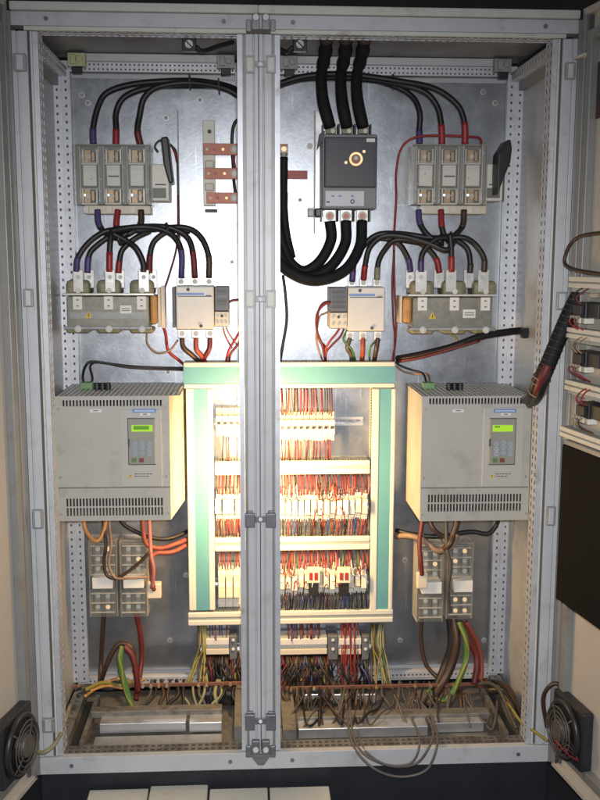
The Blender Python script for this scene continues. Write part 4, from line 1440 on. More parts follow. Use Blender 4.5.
def module_relay(x, y0, y1, w_, tone, lb, grp):
    root = thing('relay', P(x + w_ / 2, y1, .40), lb, 'relay', grp)
    h = y1 - y0
    b = MB()
    b.px(x, y0, x + w_ - .3, y1, .395, .433)
    b.px(x, y0 + h * .10, x + w_ - .3, y0 + h * .28, .378, .3948)
    b.px(x, y0 + h * .80, x + w_ - .3, y0 + h * .94, .380, .3948)
    b.build('socket', 'cream2', root, bevel=.0008)
    MB().px(x + .4, y0 + h * .30, x + w_ - .7, y0 + h * .78, .350, .3948).build('relay_body', tone, root, bevel=.001)
    MB().px(x + 1.2, y0 + h * .40, x + w_ - 1.5, y0 + h * .52, .3488, .3498).build('label', 'white', root)
    for yy in (y0 + h * .19, y0 + h * .87):
        for xx in (x + w_ * .3, x + w_ * .7):
            MB().cyl(P(xx, yy, .3765 if yy < y0 + h * .5 else .3785), P(xx, yy, .3778 if yy < y0 + h * .5 else .3798), .0024, 8).build('screw', 'tin', root)
    return root

def row(proto, x0, x1, w_, skip=()):
    """copies of a module along the row"""
    base = proto.location.copy()
    n = int((x1 - x0) / w_)
    dX = P(x0 + w_, 500, .40).x - P(x0, 500, .40).x
    out = [proto]
    for i in range(1, n):
        out.append(dup(proto, (dX * i, 0, 0)))
    return out

m0 = module_mcb(279, 412, 441, 6.1)
L1 = row(m0, 279, 335, 6.1)
# left of the uprights: four wider devices
m1 = module_mcb(216, 408, 436, 6.1)
for o in [m1]:
    o['label'] = 'cream slim breaker at the left end of the uppermost device row'
    o['group'] = 'small breakers left of the uprights'
ML = row(m1, 216, 241, 6.1)
r2 = module_relay(279, 491, 521, 6.3, 'cream', 'cream plug-in relay in the first relay row right of the uprights', 'first relay row, right part')
R2 = row(r2, 279, 369, 6.3)
r2l = module_relay(216, 491, 521, 6.3, 'cream', 'cream plug-in relay in the first relay row left of the uprights', 'first relay row, left part')
R2L = row(r2l, 216, 242, 6.3)
r3 = module_relay(279, 566, 595, 6.3, 'cream', 'cream plug-in relay in the second relay row right of the uprights', 'second relay row, right part')
R3 = row(r3, 279, 369, 6.3)
r3l = module_relay(218, 566, 607, 7.6, 'cream', 'tall cream unit at the left end of the second relay row', 'tall units left of the uprights')
R3L = row(r3l, 218, 242, 7.6)
ORD = ['leftmost', 'second', 'third', 'fourth', 'fifth', 'sixth', 'seventh', 'eighth', 'ninth', 'tenth', 'eleventh', 'twelfth', 'thirteenth', 'fourteenth', 'fifteenth']
for lst, what in ((L1, 'cream slim breaker from the uprights in the uppermost device row'), (R2, 'cream relay from the uprights in the first relay row'), (R3, 'cream relay from the uprights in the second relay row')):
    for i, o in enumerate(lst):
        if i == 0:
            o['label'] = 'first ' + what.replace('from the uprights', 'right of the uprights')
        elif i == len(lst) - 1:
            o['label'] = 'last ' + what.replace('from the uprights', 'at the right end')
        else:
            o['label'] = ORD[i] + ' ' + what
        o['group'] = what.split(' from ')[0] + 's in the ' + what.split(' in the ')[1]
for lst, what in ((ML, 'cream slim breaker in the short uppermost row left of the uprights'), (R2L, 'cream relay in the first relay row left of the uprights'), (R3L, 'tall cream unit in the second relay row left of the uprights')):
    for i, o in enumerate(lst):
        o['label'] = ORD[i] + ' ' + what
# irregular depths of the hand-plugged relays
for i, o in enumerate(R2 + R3):
    o.location.z += random.uniform(-.003, .003)
    o.location.y += random.uniform(-.006, .002)
VAR = {}
for i, o in enumerate(R2 + R3 + R2L):
    k = random.random()
    if k < .55:
        tone = 'cream2' if k < .3 else ('contact' if k < .45 else 'paper')
        for ch in o.children:
            if ch.name.startswith('relay_body'):
                if tone not in VAR:
                    VAR[tone] = ch.data.copy()
                    VAR[tone].materials[0] = M[tone]
                ch.data = VAR[tone]
                ch.scale = (1, 1, 1)
                ch.location.y += random.uniform(-.006, .006)
# jumper wires hooping in front of the relays
JC = ['redw', 'white', 'pinkw', 'darkred', 'greyw', 'paper', 'orangew', 'white']
JN = dict(CN, white='white', paper='cream')
for (xa, xb, yt, yb, nm) in ((281, 366, 490, 519, 'first'), (281, 366, 565, 593, 'second')):
    for i in range(22):
        x = random.uniform(xa, xb)
        dx = random.uniform(-7, 7)
        c = random.choice(JC)
        low = random.random() < .35
        ya = yb if low else yt
        sg = -1 if low else 1
        pts = [P(x, ya + sg * 4, .375), P(x + dx * .2, ya + sg * random.uniform(8, 12), .343), P(x + dx * .7, ya + sg * random.uniform(5, 10), .338), P(x + dx, ya + sg * 1, .352), P(x + dx * 1.1, ya - sg * 7, .385)]
        tag(MB().tube(smooth_path(pts, 4), .0017, 6).build('jumper_wire', c, smooth=True), 'thin %s jumper wire hooping in front of the %s relay row' % (JN[c], nm), 'wire', '%s jumper wires on the %s relay row' % (JN[c], nm))
# two indicator modules with red windows in the second row
for xc, lb in ((313.5, 'left one of the two cream modules with red windows in the second relay row'), (344, 'right one of the two cream modules with red windows in the second relay row')):
    rr = thing('indicator_module', P(xc, 592, .35), lb, 'module', 'modules with red windows')
    MB().px(xc - 6.5, 568, xc + 6.5, 583, .335, .349).build('module_body', 'cream', rr, bevel=.001)
    for dx in (-2.6, 2.6):
        MB().px(xc + dx - 1.6, 573, xc + dx + 1.6, 580, .3325, .3348).build('window', 'redw', rr)
    MB().px(xc - 5, 583.5, xc + 5, 596, .340, .349).build('module_foot', 'black', rr, bevel=.001)

# ---- small wires between the rows and the ducts
WIRE_MESH = {}
def wire_mesh(colr, var):
    key = (colr, var)
    if key in WIRE_MESH:
        return WIRE_MESH[key]
    rnd = random.Random(var * 13 + 5)
    k_ = rnd.uniform(-.0035, .0035)
    pts = [Vector((0, 0, 0)), Vector((k_ * .3, -.010 - rnd.random() * .008, .25)), Vector((k_, -.012 * rnd.random(), .65)), Vector((k_ * 1.3, .014, 1))]
    mb = MB().tube(smooth_path(pts, 3), .0021, 6)
    me = bpy.data.meshes.new('wire')
    me.from_pydata([tuple(p) for p in mb.v], [], mb.f)
    me.materials.append(M[colr])
    me.polygons.foreach_set('use_smooth', [True] * len(me.polygons))
    WIRE_MESH[key] = me
    return me

def wires(x0, x1, n, y0, y1, Y, pal, where, flip=False, jitter=1.0):
    """n upright wires; y0 (top) to y1 (bottom) in px"""
    for i in range(n):
        x = x0 + (x1 - x0) * (i + .5) / n + random.uniform(-.6, .6) * jitter
        c = random.choice(pal)
        o = bpy.data.objects.new('control_wire', wire_mesh(c, random.randint(0, 7)))
        COL.objects.link(o)
        pt, pb = P(x, y0, Y), P(x, y1, Y)
        h = pt.z - pb.z
        yy = Y + random.uniform(-.012, .012)
        if flip:   # fixed end on top
            o.location = (pt.x, yy, pt.z)
            o.scale = (random.choice((-1, 1)), 1, -h)
        else:
            o.location = (pb.x, yy, pb.z)
            o.scale = (random.choice((-1, 1)), 1, h)
        tag(o, 'thin %s wire %s' % (CN[c], where), 'wire', '%s wires %s' % (CN[c], where))
mix_red = ['redw', 'redw', 'redw', 'darkred', 'pinkw', 'orangew', 'greyw']
mix_dark = ['darkred', 'brownw', 'greyw', 'blackmat', 'pinkw', 'redw', 'bluew']
mix_low = ['greyw', 'blackmat', 'bluew', 'darkred', 'brownw', 'greyw']
wires(280, 332, 24, 387, 415, .385, ['pinkw', 'redw', 'darkred', 'greyw', 'brownw', 'pinkw'], 'dropping from the wide teal duct to the small breakers')
wires(280, 332, 16, 439, 462, .385, ['pinkw', 'redw', 'orangew', 'darkred', 'tan'], 'below the small breakers', True)
wires(222, 230, 3, 436, 462, .380, ['orangew', 'brownw'], 'below the breakers left of the uprights', True)
wires(279, 369, 44, 474, 495, .385, mix_red, 'above the first relay row right of the uprights')
wires(279, 369, 38, 518, 538, .380, mix_dark + ['orangew', 'redw'], 'below the first relay row right of the uprights', True)
wires(217, 241, 13, 474, 495, .385, mix_red, 'above the first relay row left of the uprights')
wires(217, 241, 12, 518, 538, .380, ['orangew', 'redw', 'tan'], 'below the first relay row left of the uprights', True)
wires(279, 369, 44, 550, 570, .385, mix_red + ['darkred', 'greenw'], 'above the second relay row right of the uprights')
wires(279, 369, 40, 592, 612, .380, mix_low, 'below the second relay row right of the uprights', True)
wires(218, 241, 8, 550, 568, .385, mix_red, 'above the second relay row left of the uprights')
wires(286, 320, 18, 623, 640, .39, ['purple', 'darkred', 'darkred'], 'under the lowest duct beside the uprights')
wires(341, 357, 13, 623, 690, .375, ['redw', 'orangew'], 'in the flat red bundle crossing the terminal strips')
wires(209, 228, 6, 623, 640, .39, ['purple', 'darkred', 'greyw'], 'under the lowest duct left of the uprights')

# ---- terminal strips
def tstrip(x0, x1, lb):
    root = thing('terminal_strip', P((x0 + x1) / 2, 656, .40), lb, 'terminal strip', 'cream terminal strips')
    a, b, z0, z1 = rect(x0, 637.5, x1, 655, .375)
    MB().box(a, b, .385, .433, z0, z1).build('terminal_base', 'cream2', root, bevel=.001)
    MB().box(a, b, .370, .3848, z1 - .022, z1 - .003).build('marker_bar', 'contact', root, bevel=.001)
    MB().box(a, b, .372, .3848, z0 + .003, z0 + .020).build('marker_bar', 'cream', root, bevel=.001)
    f = MB()
    x = a + .003
    while x < b - .002:
        f.box(x, x + .0015, .380, .3848, z0 + .0205, z1 - .0225)
        f.box(x, x + .0035, .378, .3848, z1 - .0025, z1 + .004)
        x += .0055
    tag(f.build('terminal_ribs', 'ductwall', root), kind='stuff')
    return root
tstrip(206, 229, 'short cream terminal strip left of the middle uprights below the ducts')
tstrip(279, 327, 'long cream terminal strip right of the middle uprights below the ducts')
tstrip(338.5, 361, 'cream terminal strip behind the flat red bundle')
for x0, x1, lb in ((328, 338, 'dark end clamp left of the flat red bundle'), (362, 369, 'dark end clamp right of the flat red bundle'), (229.5, 237, 'dark end clamp at the right of the short terminal strip')):
    root = thing('end_clamp', P((x0 + x1) / 2, 662, .37), lb, 'clamp', 'dark clamps on the terminal rail')
    MB().px(x0, 636, x1, 660, .368, .433).build('clamp_body', 'aux', root, bevel=.002)
    for yy in (640, 649):
        MB().cyl(P((x0 + x1) / 2, yy, .364), P((x0 + x1) / 2, yy, .3678), .005, 8).build('screw', 'tin', root)

# ---- tangle under the terminals: nobody could count these wires
PAL = ['blackmat', 'brownw', 'darkred', 'greyw', 'yellw', 'bluew', 'redw']
tg, fm = MB(), []
for i in range(230):
    right = i < 160
    x = random.uniform(281, 326) if (right and i % 3) else (random.uniform(281, 372) if right else random.uniform(206, 240))
    y0 = 655
    c = random.choice([0, 1, 0, 2, 0, 0, 3, 4 if i % 4 == 0 else 1, 5 if i % 2 else 0, 0, 1])
    x2 = x + random.uniform(-6, 6)
    x3 = x2 + random.uniform(-7, 7)
    pts = [P(x, y0 - 1, .40), P(x + random.uniform(-3, 3), y0 + 8, .365 + random.uniform(-.02, .02)), P(x2, y0 + 20, .36 + random.uniform(-.03, .03)), P(x3, y0 + 32, .34), P(x3 + random.uniform(-3, 3), y0 + 50, .33)]
    k = len(tg.f)
    tg.tube(smooth_path(pts, 3), random.uniform(.0022, .0036), 6)
    fm += [c] * (len(tg.f) - k)
to = tg.build('wire_tangle', None, smooth=True)
for c in PAL:
    to.data.materials.append(M[c])
to.data.polygons.foreach_set('material_index', fm)
tag(to, 'dark tangle of thin wires hanging under the terminal strips', 'wires', kind='stuff')
# yellow and green earth wires at the sides
for i in range(26):
    right = i < 13
    xa = 377 + random.uniform(-5, 8) if right else 202 + random.uniform(-4, 4)
    xb = (380 + random.uniform(-14, 12)) if right else (195 + random.uniform(-10, 14))
    c = random.choice(['yellw', 'greenw', 'yellw', 'olive', 'brownw'])
    nm = {'olive': 'olive'}.get(c) or CN[c]
    pts = [P(xa, 624, .40), P(xa + random.uniform(-2, 2), 645, .37), P((xa + xb) / 2, 662, .36), P(xb, 684, .315)]
    sd = 'right end' if right else 'left end'
    tag(MB().tube(smooth_path(pts, 4), .0028, 6).build('earth_wire', c, smooth=True), 'thin %s earth wire fanning down to the copper bar at its %s' % (nm, sd), 'wire', '%s earth wires at the %s' % (nm, sd))

# strain relief sheet with pale round cut-outs seen between the cables
for x, lb in ((312, 'pale cable shoe nearest the middle uprights below the copper bar'), (339, 'pale wide cable shoe in the middle below the copper bar'), (366, 'pale cable shoe right of the flat red bundle below the copper bar')):
    tag(MB().px(x - 10, 694, x + 10, 705, .33, .34).build('cable_shoe', 'rail', bevel=.004), lb, 'cable shoe', 'pale shoes below the copper bar')

# ---- copper earth bar
for x0, x1, y, lb in ((72, 252, 685, 'long copper earth bar at the foot of the narrow left enclosure'), (268, 482, 686.5, 'long copper earth bar at the foot of the right enclosure')):
    root = thing('earth_bar', P((x0 + x1) / 2, y + 2, .31), lb, 'copper bar', 'copper earth bars')
    a, b = P(x0, y, .30).x, P(x1, y, .30).x
    z = P((x0 + x1) / 2, y, .30).z
    MB().box(a, b, .30, .3045, z - .006, z + .005).build('bar', 'copperdk', root, bevel=.001)
    x = a + .02
    while x < b - .01:
        if random.random() < .7:
            MB().cyl((x, .291, z - .001), (x, .2998, z - .001), .005, 6).build('bolt', random.choice(['tin', 'brass', 'copperdk']), root)
        x += .024
for x, lb in ((212, 'left one'), (230, 'right one')):
    pass
# glands, row under the left terminal strip
for i in range(5):
    x = 207 + i * 7.5
    r0 = thing('cable_gland', P(x, 700, .33), 'small dark cable gland under the copper bar left of the uprights', 'cable gland', 'dark glands left of the uprights')
    MB().cyl(P(x, 688, .33), P(x, 700, .33), .008, 10).build('gland_body', 'black', r0, bevel=.001)
    MB().cyl(P(x, 691, .33), P(x, 694, .33), .0105, 6).build('gland_nut', 'aux', r0)

# ---- protective devices under the drives (clear covered)
def filt(x0, x1, y0, y1, lx0, lx1, ly0, ly1, lb):
    root = thing('fuse_holder', P((x0 + x1) / 2, y1, .40), lb, 'fuse holder', 'clear covered fuse holders under the drives')
    MB().px(x0 + 1, y0 + 2, x1 - 1, y1 - 1, .395, PLY - .001).build('holder_base', 'core', root, bevel=.002)
    MB().px(lx0, ly0, lx1, ly1, .312, .3945).build('white_block', 'white', root, bevel=.002)
    for k in range(2):
        c = x0 + (x1 - x0) * (.32 + .36 * k)
        for y in (y0 + 8, y0 + 18, y0 + 28, ly1 + 7, ly1 + 18):
            MB().cyl(P(c, y, .365), P(c, y, .3948), .007, 10).build('bolt', random.choice(['casting', 'tin', 'brass']), root)
        MB().px(c - 2.5, y0 + 5, c + 2.5, ly0 - 2, .375, .3948).build('contact_blade', 'casting', root)
        MB().px(c - 2.5, ly1 + 3, c + 2.5, y1 - 5, .375, .3948).build('contact_blade', 'casting', root)
    cv = MB().px(x0, y0, x1, ly0 - .5, .3225, .325).build('cover', 'clear', root, bevel=.001)
    MB().px(x0, ly1 + .5, x1, y1, .3225, .325).build('cover', 'clear', root, bevel=.001)
    a, b, z0, z1 = rect(x0, y0, x1, y1, .3225)
    MB().box(a, a + .002, .3255, .395, z0, z1).build('cover_side', 'clear2', cv)
    MB().box(b - .002, b, .3255, .395, z0, z1).build('cover_side', 'clear2', cv)
    MB().box(a + .0022, b - .0022, .3255, .395, z1 - .002, z1).build('cover_top', 'clear2', cv)
    for k in range(8):
        y = y0 + (y1 - y0) * (k + .5) / 8
        if y < ly0 - 2 or y > ly1 + 1:
            MB().px(x0 + 2, y, x1 - 2, y + .8, .318, .3222).build('cover_rib', 'clear2', cv)
filt(89, 117, 541, 617, 92, 112.5, 578, 589, 'clear fuse holder with white block, leftmost under the left drive')
filt(120, 147, 541, 617, 123, 143.5, 577, 588.5, 'clear fuse holder with white block, right one under the left drive')
filt(417, 443.5, 546, 622, 422, 442, 582.5, 594, 'clear fuse holder with white block, left one under the right drive')
filt(447, 473, 543, 619, 454, 473, 581, 592.5, 'clear fuse holder with white block, rightmost under the right drive')
tag(MB().px(147, 584, 161, 599, .34, .37).build('connector_block', 'cream', bevel=.004), 'small yellowish connector block right of the left fuse holders', 'connector')
tag(MB().px(417, 573, 428, 589, .30, .32).build('connector_block', 'cream', bevel=.004), 'small yellowish connector block on the left side of the right fuse holders', 'connector')

# ================================================================== CABLES
# bundle from the uprights to the left fuse switch
cable('black power cable arching over to the left pole of the left fuse switch', [(262, 110, .38), (243, 95, .38), (225, 85, .38), (190, 81, .385), (140, 84, .385), (110, 92, .38), (97, 108, .37), (94, 128, .36), (93.5, 144, .36)], .0088, 'blackmat', sleeves=((.88, 1, 'purple'),), group='cables to the left fuse switch')
cable('black power cable arching over to the middle pole of the left fuse switch', [(262, 114, .36), (245, 98, .36), (225, 88, .36), (190, 84, .365), (150, 86, .365), (126, 95, .36), (117, 112, .36), (115.5, 130, .355), (116, 145, .355)], .0088, 'blackmat', sleeves=((.88, 1, 'redw'),), group='cables to the left fuse switch')
cable('black power cable arching over to the right pole of the left fuse switch', [(262, 118, .345), (246, 101, .345), (226, 88, .345), (190, 82, .35), (158, 87, .35), (143, 97, .355), (138, 115, .355), (139, 130, .355), (140.5, 145, .355)], .0088, 'blackmat', sleeves=((.88, 1, 'darkred'),), group='cables to the left fuse switch')
cable('black power cable arching over to the left pole of the right fuse switch', [(258, 92, .38), (285, 82, .385), (310, 77.5, .39), (350, 77, .39), (388, 82, .385), (410, 95, .375), (420, 112, .365), (421, 130, .36), (419.5, 144, .36)], .0088, 'blackmat', sleeves=((.88, 1, 'purple'),), group='cables to the right fuse switch')
cable('black power cable arching over to the middle pole of the right fuse switch', [(258, 95, .36), (285, 84, .37), (310, 79, .375), (350, 78, .375), (395, 84, .37), (425, 93, .36), (438, 107, .355), (442.5, 125, .355), (442, 145, .355)], .0088, 'blackmat', sleeves=((.88, 1, 'redw'),), group='cables to the right fuse switch')
cable('black power cable arching over to the right pole of the right fuse switch', [(258, 92, .35), (285, 81, .355), (310, 76, .36), (350, 75, .36), (400, 82, .355), (436, 89, .35), (457, 103, .35), (465, 122, .35), (465, 145, .355)], .0088, 'blackmat', sleeves=((.88, 1, 'redw'),), group='cables to the right fuse switch')
# fuse switch -> knot -> reactor / contactor (left)
kn = .33
def c_(lb, pts, sl, g):
    cable(lb, pts, .0082, 'blackmat', sleeves=sl, group=g)
g = 'cables between left fuse switch, reactor and contactor'
c_('cable from the left lower fuse terminal with a violet top', [(97.5, 210, .35), (98, 222, .34), (104, 233, .33), (116, 238, .32), (128, 233, .32)], ((0, .35, 'purple'),), g)
c_('cable from the middle lower fuse terminal with a red top on the left side', [(118, 210, .35), (118, 224, .34), (119, 236, .335), (124, 243, .33)], ((0, .45, 'redw'),), g)
c_('cable from the right lower fuse terminal with a brown top on the left side', [(141, 210, .35), (140, 222, .34), (132, 232, .33), (118, 238, .325)], ((0, .4, 'brownw'),), g)
c_('black cable to the first terminal of the left reactor', [(120, 229, .33), (104, 233, .325), (88, 243, .32), (79, 257, .315), (76.5, 272, .31)], ((.78, 1, 'purple'),), g)
c_('black cable to the second terminal of the left reactor', [(130, 231, .345), (112, 235, .345), (96, 246, .345), (88.5, 258, .342), (87.5, 273, .34)], ((.78, 1, 'purple'),), g)
c_('black cable straight down to the third terminal of the left reactor', [(112, 231, .32), (109.5, 245, .315), (109.5, 272, .31)], ((.65, 1, 'redw'),), g)
c_('black cable to the fourth terminal of the left reactor', [(150, 231, .345), (135, 238, .345), (124, 250, .344), (119, 262, .342), (118.5, 273, .34)], ((.72, 1, 'redw'),), g)
c_('black cable to the fifth terminal of the left reactor', [(112, 233, .31), (126, 240, .31), (138, 250, .31), (143, 262, .31), (143.5, 272, .31)], ((.9, 1, 'brownw'),), g)
c_('black cable to the sixth terminal of the left reactor', [(190, 231, .345), (170, 231, .35), (156, 240, .35), (150, 256, .347), (149.5, 273, .34)], ((.78, 1, 'darkred'),), g)
c_('black cable to the left upper terminal of the left contactor', [(110, 231, .30), (135, 228, .30), (158, 228.5, .305), (174, 235, .32), (181, 252, .345), (181.5, 278, .362)], ((.78, 1, 'purple'),), g)
c_('black cable to the middle upper terminal of the left contactor', [(116, 229, .315), (145, 227, .315), (172, 227.5, .32), (187, 236, .335), (194.5, 254, .35), (195, 278, .362)], ((.78, 1, 'darkred'),), g)
c_('black cable to the right upper terminal of the left contactor', [(120, 231, .33), (150, 229, .33), (183, 227.5, .33), (200, 237, .345), (208, 256, .355), (209, 278, .362)], ((.8, 1, 'brownw'),), g)
# right side
g = 'cables between right fuse switch, reactor and contactor'
c_('cable from the left lower fuse terminal with a violet top on the right side', [(418.5, 210, .35), (420, 222, .34), (428, 236, .33), (442, 242, .32)], ((0, .4, 'purple'),), g)
c_('cable from the middle lower fuse terminal with a red top on the right side', [(441, 210, .35), (441.5, 225, .34), (445, 238, .33)], ((0, .55, 'redw'),), g)
c_('cable from the right lower fuse terminal with a brown top on the right side', [(464, 210, .35), (462, 224, .34), (456, 234, .33), (446, 241, .325)], ((0, .45, 'brownw'),), g)
c_('black cable from the contactor to the first terminal of the right reactor', [(366, 243, .345), (382, 239, .345), (397, 244, .345), (408, 257, .343), (410.5, 272, .34)], ((.78, 1, 'purple'),), g)
c_('black cable to the second terminal of the right reactor', [(452, 238, .32), (436, 240, .315), (425, 250, .31), (421.5, 262, .31), (421, 272, .31)], ((.78, 1, 'purple'),), g)
c_('black cable to the third terminal of the right reactor', [(385, 238, .345), (405, 238, .345), (424, 245, .345), (436, 257, .343), (439.5, 273, .34)], ((.78, 1, 'redw'),), g)
c_('black cable straight down to the fourth terminal of the right reactor', [(450, 234, .31), (451, 250, .31), (451.5, 272, .31)], ((.65, 1, 'redw'),), g)
c_('black cable to the fifth terminal of the right reactor', [(440, 234, .345), (456, 240, .345), (466, 250, .345), (470, 262, .343), (470, 273, .34)], ((.8, 1, 'brownw'),), g)
c_('black cable to the last terminal of the right reactor', [(448, 238, .32), (464, 237, .315), (477, 245, .31), (483, 258, .31), (484, 272, .31)], ((.8, 1, 'brownw'),), g)
c_('black cable with red end to the middle upper terminal of the right contactor', [(363.5, 280, .362), (365, 262, .355), (370, 248, .345), (384, 237, .33), (405, 237, .32), (430, 243, .31), (446, 249, .31), (455, 240, .315)], ((0, .13, 'redw'),), g)
c_('black cable with brown end to the right upper terminal of the right contactor', [(377, 280, .362), (378, 264, .355), (384, 250, .345), (396, 240, .335), (420, 241, .33), (444, 243, .325)], ((0, .14, 'olive'),), g)
c_('black cable with violet end from the left upper terminal of the right contactor', [(352, 282, .362), (354, 262, .36), (362, 246, .35), (376, 236, .34), (402, 234, .33), (432, 238, .325), (452, 236, .32)], ((0, .10, 'purple'),), g)
for x, y, Y_, lb in ((190, 82, .366, 'grey tie near the middle of the bundle above the left fuse switch'), (219, 86.5, .362, 'grey tie by the uprights on the bundle above the copper bars'), (393, 82, .375, 'grey tie where the bundle splits above the right fuse switch')):
    tag(MB().ring(P(x, y, Y_), (1, 0, .05), .021, .0022, 18, 6).build('cable_tie', 'greyw', smooth=True), lb, 'cable tie')
for x, y, lb in ((119, 239, 'black tied knot of cables above the left reactor'), (452, 238, 'black tied knot of cables above the right reactor'), (168, 229, 'cable tie around the bundle between left fuse switch and contactor')):
    tag(MB().ring(P(x, y, .325), (1, 0, .3), .016, .004, 18, 8).build('cable_tie', 'black', smooth=True), lb, 'cable tie')

# below the contactors into the teal duct
for pts, m_, lb in (([(182, 338, .36), (184, 346, .36), (192, 354, .37), (200, 362, .40)], 'brownw', 'dark cable below the left terminal of the left contactor'),
                    ([(196, 338, .36), (196.5, 348, .36), (201, 355, .37), (205, 362, .40)], 'orangew', 'red orange cable below the middle terminal of the left contactor'),
                    ([(210, 338, .36), (209.5, 347, .36), (206, 354, .37), (202, 362, .40)], 'darkred', 'dark red cable below the right terminal of the left contactor'),
                    ([(350, 338, .36), (347, 347, .36), (351, 356, .38), (352, 362, .40)], 'greyw', 'grey cable below the left terminal of the right contactor'),
                    ([(363, 338, .36), (363, 348, .36), (362, 362, .40)], 'orangew', 'red orange cable below the middle terminal of the right contactor'),
                    ([(378, 338, .36), (376, 348, .36), (374, 362, .40)], 'brownw', 'brown cable below the right terminal of the right contactor'),
                    ([(347, 330, .37), (344, 340, .36), (352, 350, .36), (356, 362, .40)], 'greenw', 'thin green cable twisting beside the right contactor terminals'),
                    ([(379, 338, .37), (371, 346, .35), (369, 354, .37), (370, 362, .40)], 'greenw', 'thin green cable between the lower terminals of the right contactor')):
    cable(lb, pts, .0072 if m_ != 'greenw' else .003, m_, name='power_cable', group='cables entering the wide teal duct')

# control wires
for pts, m_, lb, r in (
    ([(229, 302, .36), (234, 300, .36), (243, 300, .37), (252, 300, .38)], 'darkred', 'dark red wire from the left contact block behind the uprights', .0035),
    ([(223, 327, .36), (226, 336, .37), (232, 348, .38)], 'orangew', 'thin orange wire hanging under the left contact block', .002),
    ([(226, 327, .36), (230, 335, .37), (238, 346, .38)], 'tan', 'thin tan wire hanging under the left contact block', .002),
    ([(242, 328, .38), (236, 338, .37), (229, 350, .37), (226, 362, .40)], 'redw', 'red wire passing left of the uprights into the teal duct', .0035),
    ([(243, 334, .38), (238, 344, .375), (231, 354, .375), (229, 362, .40)], 'darkred', 'dark red wire passing left of the uprights into the teal duct', .0035),
    ([(336, 305, .35), (326, 303, .34), (318, 312, .34), (316, 325, .35), (320, 340, .36), (325, 348, .37), (324.5, 362, .40)], 'redw', 'outer red wire looping left of the right contactor', .0032),
    ([(338, 307, .35), (328, 302, .335), (320, 306, .335), (317, 318, .34), (317, 332, .35), (323, 346, .36), (325.5, 362, .40)], 'darkred', 'dark red wire looping left of the right contactor', .0032),
    ([(334, 309, .35), (325, 313, .345), (319, 318, .345), (317, 340, .36), (323, 362, .40)], 'tan', 'tan wire looping left of the right contactor', .0026),
    ([(339, 329, .36), (336, 333, .35), (330, 342, .355), (326, 350, .37), (325, 362, .40)], 'redw', 'red wire from under the right terminal block', .003),
    ([(344, 329, .36), (340, 337, .355), (332, 345, .36), (326, 352, .37), (326, 362, .40)], 'darkred', 'dark red wire from under the right terminal block', .003),
    ([(481, 147, .37), (479, 139, .36), (465, 136, .35), (440, 136, .35), (415, 138, .35), (402, 148, .36), (396, 172, .38), (395.5, 200, .40), (394.5, 240, .42), (394, 290, .42), (396, 320, .42), (395, 345, .42), (392, 362, .41)], 'redw', 'long thin red wire looping over the right fuse switch and down to the duct', .0036),
    ([(394, 250, .41), (392.5, 285, .41), (393.5, 320, .41), (395, 335, .41), (394, 362, .40)], 'darkred', 'dark red twin wire beside the right reactor', .003),
    ([(178, 195, .42), (178, 225, .41), (176, 250, .40), (169, 275, .39), (163, 293, .38)], 'darkred', 'dark red wire slanting from the left switch to the left reactor', .003),
    ([(158, 152, .36), (155, 146, .35), (159, 141, .34), (165, 141, .33), (172, 146, .34), (177, 155, .38), (178, 180, .42), (179, 230, .42), (180, 238, .42)], 'greyw', 'grey lead bowing around the left switch handle', .003),
    ([(172, 146, .35), (175, 152, .37), (177, 162, .40)], 'redw', 'short red lead beside the left switch handle', .003),
    ([(163, 325, .37), (165, 335, .37), (168, 350, .38), (178, 360, .39), (186, 366, .41)], 'redw', 'red wire from the left reactor down to the teal duct', .0042),
    ([(147, 330, .37), (148, 343, .36), (157, 352, .36), (170, 350, .36), (178, 340, .37)], 'tan', 'tan wire loop under the left reactor', .0028),
    ([(86, 388, .30), (82, 378, .36), (85, 366, .40), (92, 362, .41), (115, 364, .42), (145, 368, .42), (185, 368, .42)], 'blackmat', 'thin black lead from the top of the left drive to the teal duct', .0042),
    ([(90, 388, .31), (93, 378, .36), (91, 366, .40), (100, 363, .42), (130, 367, .42), (185, 370, .425)], 'brownw', 'second dark lead from the top of the left drive to the teal duct', .0036),
    ([(427, 384, .32), (423, 374, .38), (412, 370, .40), (402, 366, .41), (395, 362, .41)], 'blackmat', 'thin black lead from the top of the right drive to the teal duct', .0032),
    ([(430, 384, .32), (428, 374, .38), (416, 374, .40), (404, 372, .41), (396, 366, .41)], 'tan', 'tan lead from the top of the right drive to the teal duct', .003),
    ([(283, 275, .41), (286, 295, .41), (286, 320, .41), (283, 345, .41), (280, 362, .41)], 'blackmat', 'thin black cable descending right of the uprights to the teal duct', .0045),
    ([(450, 332, .41), (458, 340, .41), (452, 346, .42)], 'yellw', 'thin yellow green wire behind the thick conduit under the right reactor', .003),
):
    cable(lb, pts, r, m_, name='control_wire', cat='wire', n=8)

# thick sloping cable to the right
cable('thick black corrugated cable from the teal duct up to the right side panel', [(397, 359, .40), (420, 355, .36), (450, 347, .33), (480, 338, .32), (505, 333, .33), (525, 331, .34), (541, 332, .30), (560, 334, .27)], .0105, 'sleeve_blk', name='corrugated_cable', n=12)
gl_ = P(548, 333, .285)
tag(MB().cyl((.765, gl_.y, gl_.z), (.7835, gl_.y, gl_.z), .017, 6).build('cable_gland', 'black', bevel=.002), 'black gland where the sloping corrugated cable enters the right side panel', 'cable gland')
for i, (c, dy) in enumerate((('darkred', 1), ('brownw', -1.2), ('darkred', 2.2))):
    cable('%s core showing %s the sloping corrugated cable' % (CN[c], {1: 'along', -1.2: 'on top of', 2.2: 'lowest beneath'}[dy]), [(398, 360 + dy, .385), (420, 356.3 + dy, .350), (450, 348 + dy, .322), (480, 339 + dy, .313)], .0022, c, name='cable_core')
